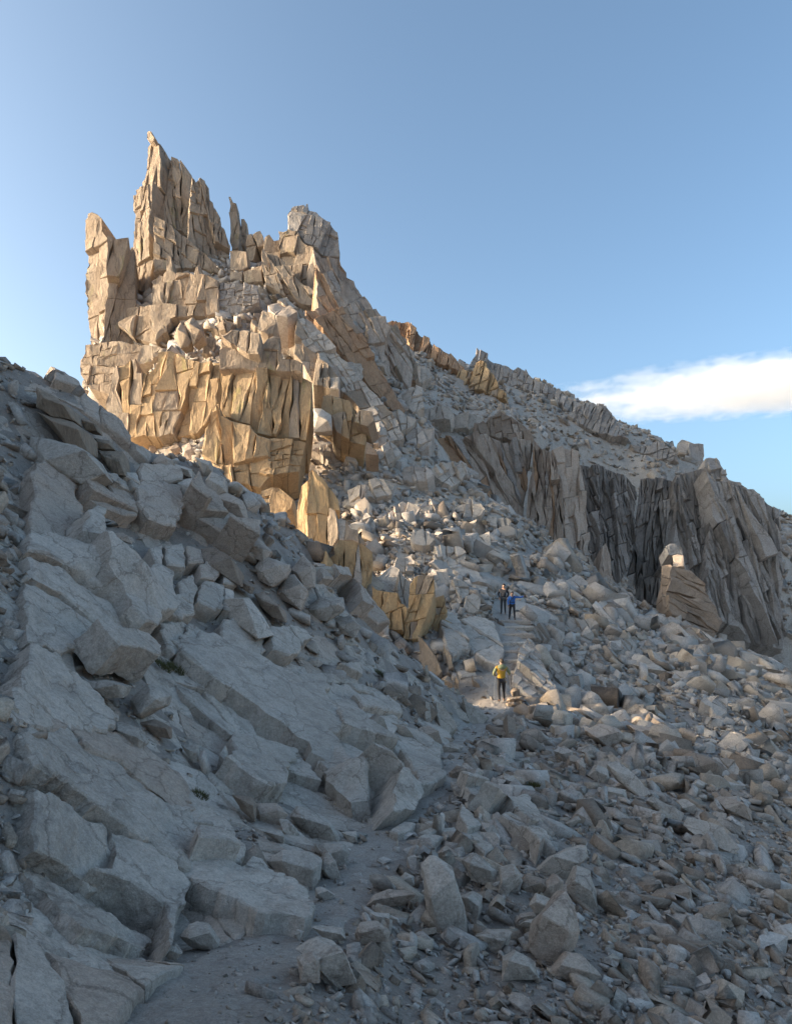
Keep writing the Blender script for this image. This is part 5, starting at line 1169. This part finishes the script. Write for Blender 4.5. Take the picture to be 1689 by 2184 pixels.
CL = {'skin': plain('skin', (.46, .27, .19), .55), 'yellow': plain('mustard jacket', (.46, .25, .02)), 'green': plain('sage sleeve', (.20, .22, .12)), 'black': plain('black cloth', (.018, .018, .022)), 'navy': plain('dark trousers', (.035, .04, .045)),
      'blue': plain('blue jacket', (.03, .13, .42)), 'darkblue': plain('black sweater', (.015, .016, .024)), 'hair': plain('short brown hair', (.09, .065, .045)), 'boot': plain('boot leather', (.03, .027, .025)), 'metal': plain('pole metal', (.25, .25, .26), .4)}

def skin_mesh(joints, edges, name, root=0, sub=2):
    me = bpy.data.meshes.new(name)
    me.from_pydata([j[0] for j in joints], edges, [])
    ob = bpy.data.objects.new(name, me); COL.objects.link(ob)
    ob.modifiers.new('skin', 'SKIN')
    for i, j in enumerate(joints):
        r = j[1]; me.skin_vertices[0].data[i].radius = (r, r) if not isinstance(r, tuple) else r
    me.skin_vertices[0].data[root].use_root = True
    s = ob.modifiers.new('sub', 'SUBSURF'); s.levels = sub; s.render_levels = sub
    dg = bpy.context.evaluated_depsgraph_get()
    out = bpy.data.meshes.new_from_object(ob.evaluated_get(dg))
    out.name = name
    bpy.data.objects.remove(ob); bpy.data.meshes.remove(me)
    for p in out.polygons: p.use_smooth = True
    return out

def person(loc, heading, label, J, wear, height):
    """J: joint name -> position for a 1.75 m body facing +y; wear: garment colours."""
    k = height / 1.75
    q = {n_: Vector(p) * k for n_, p in J.items()}
    names = ['pelvis', 'waist', 'chest', 'neck', 'head0', 'head1', 'head2', 'shl', 'ell', 'wrl', 'hal', 'shr', 'elr', 'wrr', 'har', 'hil', 'knl', 'anl', 'tol', 'hir', 'knr', 'anr', 'tor']
    rad = dict(pelvis=(.145, .105), waist=(.135, .095), chest=(.165, .11), neck=.055, head0=.07, head1=(.075, .092), head2=.05, shl=.06, ell=.043, wrl=.03, hal=(.036, .02), shr=.06, elr=.043, wrr=.03, har=(.036, .02),
               hil=.085, knl=.058, anl=.04, tol=.036, hir=.085, knr=.058, anr=.04, tor=.036)
    def R(n_, s=1): 
        r = rad[n_]; return tuple(x * k * s for x in r) if isinstance(r, tuple) else r * k * s
    idx = {n_: i for i, n_ in enumerate(names)}
    E = [(idx[a], idx[b]) for a, b in (('pelvis', 'waist'), ('waist', 'chest'), ('chest', 'neck'), ('neck', 'head0'), ('head0', 'head1'), ('head1', 'head2'), ('chest', 'shl'), ('shl', 'ell'), ('ell', 'wrl'), ('wrl', 'hal'), ('chest', 'shr'), ('shr', 'elr'), ('elr', 'wrr'), ('wrr', 'har'),
                                        ('pelvis', 'hil'), ('hil', 'knl'), ('knl', 'anl'), ('anl', 'tol'), ('pelvis', 'hir'), ('hir', 'knr'), ('knr', 'anr'), ('anr', 'tor'))]
    body = skin_mesh([(q[n_], R(n_)) for n_ in names], E, 'person')
    bm = bmesh.new(); bm.from_mesh(body)
    def tube(pts_, r0, r1, sides=6):
        prev = None
        for i, p in enumerate(pts_):
            t = (pts_[min(i + 1, len(pts_) - 1)] - pts_[max(i - 1, 0)]).normalized()
            a = t.orthogonal().normalized(); b = t.cross(a); r = r0 + (r1 - r0) * i / (len(pts_) - 1)
            ring = [bm.verts.new(p + (a * math.cos(2 * math.pi * s / sides) + b * math.sin(2 * math.pi * s / sides)) * r) for s in range(sides)]
            if prev:
                for s in range(sides): bm.faces.new((prev[s], prev[(s + 1) % sides], ring[(s + 1) % sides], ring[s]))
            prev = ring
        bm.faces.new(prev)
    for h_, w_ in (('hal', 'wrl'), ('har', 'wrr')):                      # five fingers curling from the palm
        ax = (q[h_] - q[w_]).normalized(); sd = ax.cross(Vector((0, 1, 0))).normalized() if abs(ax.y) < .9 else Vector((1, 0, 0)); dn = ax.cross(sd)
        for f_, ln in zip((-1.5, -.5, .5, 1.5), (.06, .075, .07, .055)):
            b0 = q[h_] + sd * f_ * .018 * k - ax * .01 * k
            tube([b0, b0 + ax * ln * .5 * k, b0 + ax * ln * .85 * k + dn * .025 * k], .010 * k, .007 * k)
        b0 = q[w_].lerp(q[h_], .5) + sd * .03 * k
        tube([b0, b0 + (sd + ax * .6) * .03 * k, b0 + (sd * .8 + ax * 1.6) * .035 * k + dn * .02 * k], .012 * k, .008 * k)
    hd = q['head1']; fw = Vector(J.get('face', (0, 1, 0))).normalized(); rt = fw.cross(Vector((0, 0, 1))).normalized()
    def lump(c, r, sc=(1, 1, 1)):
        ret = bmesh.ops.create_icosphere(bm, subdivisions=1, radius=r)
        for v in ret['verts']: v.co = Vector((v.co.x * sc[0], v.co.y * sc[1], v.co.z * sc[2])) + c
    lump(hd + fw * .088 * k + Vector((0, 0, -.02 * k)), .018 * k, (1, 1, 1.5))
    for s in (-1, 1): lump(hd + rt * s * .08 * k + Vector((0, 0, -.015 * k)), .02 * k, (.6, 1, 1.5))
    for f in bm.faces: f.smooth = True
    bm.to_mesh(body); bm.free()
    root = link_mesh('person', body, CL['skin']); root.location = loc; root.rotation_euler = (0, 0, heading)
    tag(root, label, 'person')
    def garment(name, ns, es, grow, mat, sub=2):
        ii = {n_: i for i, n_ in enumerate(ns)}
        me = skin_mesh([(q[n_] if n_ in q else n_, R(n_, grow)) for n_ in ns], [(ii[a], ii[b]) for a, b in es], name, 0, sub)
        return link_mesh(name, me, mat, root)
    q['hem'] = q['pelvis'] + Vector((0, 0, -.13 * k)); rad['hem'] = (.17, .13)
    rad2 = dict(rad); rad['wrl'] = rad['wrr'] = .038
    garment('jacket', ['hem', 'waist', 'chest', 'neck', 'shl', 'ell', 'wrl', 'shr', 'elr', 'wrr'], [('hem', 'waist'), ('waist', 'chest'), ('chest', 'neck'), ('chest', 'shl'), ('shl', 'ell'), ('ell', 'wrl'), ('chest', 'shr'), ('shr', 'elr'), ('elr', 'wrr')], 1.2, CL[wear['jacket']])
    rad['neck'] = .055
    garment('trousers', ['pelvis', 'hil', 'knl', 'anl', 'hir', 'knr', 'anr'], [('pelvis', 'hil'), ('hil', 'knl'), ('knl', 'anl'), ('pelvis', 'hir'), ('hir', 'knr'), ('knr', 'anr')], 1.18, CL[wear['trousers']])
    for s in ('l', 'r'):
        garment('boot', ['an' + s, 'to' + s], [('an' + s, 'to' + s)], 1.35, CL['boot'], 1)
    bm = bmesh.new(); ret = bmesh.ops.create_icosphere(bm, subdivisions=3, radius=.1 * k)
    for v in bm.verts: v.co = Vector((v.co.x * .92, v.co.y * 1.08, v.co.z * 1.1))
    bmesh.ops.bisect_plane(bm, geom=bm.verts[:] + bm.edges[:] + bm.faces[:], plane_co=(0, 0, -.015 * k), plane_no=(fw * .6 + Vector((0, 0, -1))).normalized(), clear_outer=True)
    for f in bm.faces: f.smooth = True
    me = bpy.data.meshes.new(wear['head'][0]); bm.to_mesh(me); bm.free()
    o = link_mesh(wear['head'][0], me, CL[wear['head'][1]], root); o.location = hd + Vector((0, 0, .025 * k)) - fw * .012 * k
    if wear.get('sleeves'):
        for s in ('l', 'r'):
            garment('sleeve', ['sh' + s, 'el' + s, 'wr' + s], [('sh' + s, 'el' + s), ('el' + s, 'wr' + s)], 1.34, CL[wear['sleeves']], 2)
    if wear.get('gloves'):
        for s in ('l', 'r'): garment('glove', ['wr' + s, 'ha' + s], [('wr' + s, 'ha' + s)], 1.5, CL['black'], 1)
    return root, q

STAND = dict(pelvis=(0, 0, .95), waist=(0, .01, 1.10), chest=(0, 0, 1.32), neck=(0, 0, 1.47), head0=(0, .02, 1.54), head1=(0, .03, 1.63), head2=(0, .01, 1.71),
             shl=(-.18, 0, 1.40), ell=(-.26, -.03, 1.13), wrl=(-.25, .08, .90), hal=(-.24, .11, .81), shr=(.18, 0, 1.40), elr=(.26, -.03, 1.13), wrr=(.25, .08, .90), har=(.24, .11, .81),
             hil=(-.09, 0, .90), knl=(-.10, .03, .50), anl=(-.11, -.01, .09), tol=(-.13, .15, .045), hir=(.09, 0, .90), knr=(.10, .03, .50), anr=(.11, -.01, .09), tor=(.13, .15, .045))
def pose(**k):
    d = dict(STAND); d.update(k); return d
def tube_obj(name, pts_, r, mat, label=None, cat=None, parent=None):
    bm = bmesh.new(); prev = None
    for i, p in enumerate(pts_):
        t = (pts_[min(i + 1, len(pts_) - 1)] - pts_[max(i - 1, 0)]).normalized(); a = t.orthogonal().normalized(); b = t.cross(a)
        ring = [bm.verts.new(p + (a * math.cos(math.pi * s / 3) + b * math.sin(math.pi * s / 3)) * r) for s in range(6)]
        if prev:
            for s in range(6): bm.faces.new((prev[s], prev[(s + 1) % 6], ring[(s + 1) % 6], ring[s]))
        else: bm.faces.new(list(reversed(ring)))
        prev = ring
    bm.faces.new(prev)
    return finish(bm, name, mat, parent)
def feet(u, v, d):
    p = P(u, v, d); z, _ = zat(p.x, p.y); return Vector((p.x, p.y, z + .02))
def gpole(hand, tip, label):
    o = tube_obj('trekking_pole', [hand + Vector((0, 0, .06)), tip], .009, CL['metal'])
    g_ = tube_obj('grip', [hand + Vector((0, 0, .09)), hand + Vector((0, 0, -.06))], .018, CL['black'])
    g_.parent = o; g_.location = g_.location - o.location
    tag(o, label, 'trekking pole')
def worldp(root, p): return root.location + Matrix.Rotation(root.rotation_euler.z, 3, 'Z') @ p

loc = feet(1069, 1506, 30.0)
wk, q = person(loc, math.radians(4), 'person in a mustard yellow jacket with green shoulders seen from behind in the sunlit notch', pose(
    chest=(0, .03, 1.32), neck=(.01, .05, 1.47), head0=(.02, .08, 1.54), head1=(.03, .10, 1.62), head2=(.03, .08, 1.70), shl=(-.19, .02, 1.40), ell=(-.33, -.04, 1.17), wrl=(-.24, .16, 1.06), hal=(-.20, .23, 1.05),
    shr=(.19, .02, 1.40), elr=(.34, .04, 1.16), wrr=(.38, .26, 1.10), har=(.40, .33, 1.09), knl=(-.11, .02, .50), anl=(-.10, -.10, .09), tol=(-.13, .04, .045), hir=(.09, 0, .90), knr=(.12, .10, .52), anr=(.13, .10, .09), tor=(.16, .25, .045)),
    dict(jacket='yellow', trousers='black', head=('hair', 'hair'), sleeves='green', gloves=True), 1.80)
# hood lying on the back of the jacket and green shoulder yoke
bm = bmesh.new(); bmesh.ops.create_icosphere(bm, subdivisions=3, radius=.15)
for v in bm.verts: v.co = Vector((v.co.x * 1.25, v.co.y * .62, v.co.z * .75))
for f in bm.faces: f.smooth = True
me = bpy.data.meshes.new('hood'); bm.to_mesh(me); bm.free()
o = link_mesh('hood', me, CL['green'], wk); o.location = (0.01, -.10, 1.47)
hand = worldp(wk, q['har'])
gpole(hand, Vector((hand.x + .12, hand.y + .1, zat(hand.x + .12, hand.y + .1)[0])), 'thin trekking pole in the right hand of the yellow jacket walker')
hand = worldp(wk, q['hal'])
gpole(hand, Vector((hand.x - .1, hand.y - .25, zat(hand.x - .1, hand.y - .25)[0])), 'thin trekking pole in the left hand of the yellow jacket walker')

loc = feet(1073, 1311, 42.0)
w2, q = person(loc, math.radians(162), 'person in a black sweater and dark trousers standing on the upper trail', pose(
    head0=(-.02, .04, 1.53), head1=(-.04, .08, 1.61), head2=(-.04, .08, 1.69), ell=(-.30, -.08, 1.14), wrl=(-.20, .04, .93), hal=(-.17, .07, .86), elr=(.30, -.08, 1.14), wrr=(.20, .04, .93), har=(.17, .07, .86)),
    dict(jacket='darkblue', trousers='navy', head=('cap', 'black')), 1.80)
loc = feet(1092, 1322, 40.6)
w3, q = person(loc, math.radians(172), 'person in a bright blue jacket with one arm stretched out, stepping down', pose(
    waist=(.0, .04, 1.10), chest=(.01, .12, 1.30), neck=(.01, .18, 1.44), head0=(.01, .23, 1.50), head1=(.01, .27, 1.58), head2=(.01, .26, 1.66), shr=(.19, .11, 1.36), elr=(.26, .10, 1.10), wrr=(.22, .22, .90), har=(.21, .25, .82),
    shl=(-.17, .11, 1.38), ell=(-.45, .15, 1.35), wrl=(-.68, .20, 1.42), hal=(-.77, .22, 1.44), knl=(-.12, .20, .55), anl=(-.14, .22, .09), tol=(-.17, .36, .045), knr=(.14, .02, .50), anr=(.16, -.14, .12), tor=(.18, .0, .06)),
    dict(jacket='blue', trousers='black', head=('hat', 'black'), gloves=True), 1.66)
# strap across the chest and belt of the blue walker
bm = bmesh.new()
s_ = tube_obj('strap', [Vector((-.13, .25, 1.36)), Vector((0, .27, 1.22)), Vector((.14, .22, 1.06))], .02, CL['black'], parent=w3)
b_ = tube_obj('belt', [Vector((.165 * math.cos(a), .02 + .15 * math.sin(a), 1.02)) for a in [i * math.pi / 8 for i in range(17)]], .02, CL['black'], parent=w3)
hand = worldp(w3, q['hal'])
gpole(hand, Vector((hand.x + .1, hand.y - .2, zat(hand.x + .1, hand.y - .2)[0])), 'thin trekking pole held out by the blue jacket walker')
# ------------------------------------------------------------------ the few tufts of grass in the joints
def tuft(z, at, w_px, label, seed):
    rnd = random.Random(seed)
    u, v = uv(z, [at])[0]
    h, nr = hit(u, v)
    if h is None: return
    k = h.y / F; R_ = w_px * k
    bm = bmesh.new()
    for i in range(260):
        a = rnd.uniform(0, 6.283); r = R_ * math.sqrt(rnd.random())
        x, y = math.cos(a) * r, math.sin(a) * r
        b = Vector((x, y, R_ * .15 * (1 - (r / R_) ** 2) - nr.x / max(nr.z, .3) * x - nr.y / max(nr.z, .3) * y))
        t_ = b + Vector((x * .5 + rnd.gauss(0, .2) * R_, y * .5 + rnd.gauss(0, .2) * R_, R_ * rnd.uniform(.4, .9)))
        s = Vector((rnd.gauss(0, 1), rnd.gauss(0, 1), 0)).normalized() * R_ * .05
        bm.faces.new([bm.verts.new(q) for q in (b - s, b + s, t_)])
    me = bpy.data.meshes.new('grass_tuft'); bm.to_mesh(me); bm.free()
    o = link_mesh('grass_tuft', me, CL['moss']); o.location = h + nr * .16
    tag(o, label, 'grass tuft')
CL['moss'] = plain('dry moss green', (.085, .075, .022))
tuft('A', (1215, 700), 14, 'olive grass tuft on the gravel of the slanting gully', 1)
tuft('E', (900, 1690), 15, 'dark grass tuft in the joint above the squared pale gully block', 2)
tuft('E', (1010, 1710), 16, 'longer dark grass tuft at the foot of the largest smooth slab', 3)
tuft('E', (1490, 1585), 11, 'small brown grass tuft in the joint of the rounded pale slab', 4)
tuft('C', (1120, 590), 12, 'grass tuft among the stones right of the trail bend', 5)
tuft('G', (1280, 1510), 10, 'small grass tuft on the dirt below the crest boulders', 6)
# ------------------------------------------------------------------ the cloud bank far beyond the ridge
bm = bmesh.new(); bmesh.ops.create_icosphere(bm, subdivisions=4, radius=1)
CD = 5200.0
c0 = P(1790, 812, CD)
for v in bm.verts:
    v.co = Vector((v.co.x * 2450, v.co.y * 900, v.co.z * 165))
me = bpy.data.meshes.new('cloud'); bm.to_mesh(me); bm.free()
m = bpy.data.materials.new('cloud vapour'); m.use_nodes = True
nt = m.node_tree; nt.nodes.clear()
out = nt.nodes.new('ShaderNodeOutputMaterial'); pv = nt.nodes.new('ShaderNodeVolumePrincipled')
pv.inputs['Color'].default_value = (.98, .98, .98, 1); pv.inputs['Anisotropy'].default_value = .2
tc = nt.nodes.new('ShaderNodeTexCoord')
mp = nt.nodes.new('ShaderNodeMapping'); mp.inputs['Scale'].default_value = (1 / 2450, 1 / 900, 1 / 165)
nt.links.new(tc.outputs['Object'], mp.inputs['Vector'])
ln = nt.nodes.new('ShaderNodeVectorMath'); ln.operation = 'LENGTH'; nt.links.new(mp.outputs[0], ln.inputs[0])
nz = nt.nodes.new('ShaderNodeTexNoise'); nz.inputs['Scale'].default_value = .008; nz.inputs['Detail'].default_value = 9; nz.inputs['Roughness'].default_value = .6
mp3 = nt.nodes.new('ShaderNodeMapping'); mp3.inputs['Scale'].default_value = (.7, 1, 2.0)
nt.links.new(tc.outputs['Object'], mp3.inputs['Vector']); nt.links.new(mp3.outputs[0], nz.inputs['Vector'])
ad = nt.nodes.new('ShaderNodeMath'); ad.operation = 'MULTIPLY_ADD'; nt.links.new(nz.outputs[0], ad.inputs[0]); ad.inputs[1].default_value = 1.5; nt.links.new(ln.outputs['Value'], ad.inputs[2])
mr = nt.nodes.new('ShaderNodeMapRange'); mr.inputs[1].default_value = 1.62; mr.inputs[2].default_value = 1.2; mr.inputs[3].default_value = 0; mr.inputs[4].default_value = .0035
nt.links.new(ad.outputs[0], mr.inputs[0]); nt.links.new(mr.outputs[0], pv.inputs['Density'])
nt.links.new(pv.outputs[0], out.inputs['Volume'])
cl = link_mesh('cloud', me, m); cl.location = c0; cl.rotation_euler = (0, math.radians(-4.5), 0)
tag(cl, 'long white cloud bank low in the sky at the right', 'cloud')
SC.cycles.volume_bounces = 8
SC.cycles.max_bounces = 10
SC.cycles.volume_step_rate = 2.0
# ------------------------------------------------------------------ labels of the loose blocks: what each one lies beside
def pix(p): return (CX + p.x / p.y * F, CY - p.z / p.y * F)
CNAME = {'talus granite': 'grey', 'grey granite': 'dark grey', 'pink granite': 'pinkish', 'pale granite': 'pale', 'far granite': 'pinkish', 'far grey granite': 'dark grey'}
NAMED = []
for o in SC.objects:
    if o.parent is None and o.get('label') and not o.get('group') and o.location.y > 1 and len(o['label'].split()) <= 10 and o.get('category') not in ('cloud', 'trekking pole', 'person'):
        NAMED.append((pix(o.location), o.location.copy(), o['label']))
USED = set()
def place_label(o, head):
    u, v = pix(o.matrix_world.translation)
    near = sorted(NAMED, key=lambda q: (q[0][0] - u) ** 2 + (q[0][1] - v) ** 2)[:14]
    for q in near:
        dx, dy = u - q[0][0], v - q[0][1]
        far_ = math.hypot(dx, dy) > 90
        rel = (('below' if dy > 0 else 'above') if abs(dy) > abs(dx) else ('right of' if dx > 0 else 'left of'))
        for t in ((('well ' if far_ else 'just ') + rel), rel):
            lab = f"{head} {t} the {q[2]}"
            if len(lab.split()) <= 16 and lab not in USED:
                USED.add(lab); o['label'] = lab; return
bpy.context.view_layer.update()
for o, m_, s in LOOSE:
    k = s / max(1, o.location.y) * F
    place_label(o, ('large ' if k > 44 else 'small ' if k < 27 else '') + CNAME.get(m_.name, 'grey') + ' boulder')
for o in list(SC.objects):
    if o.name.startswith('rock_outcrop') and o.get('group'):
        place_label(o, 'jointed outcrop' if 'massif' in o['group'] else 'low ribbed outcrop')
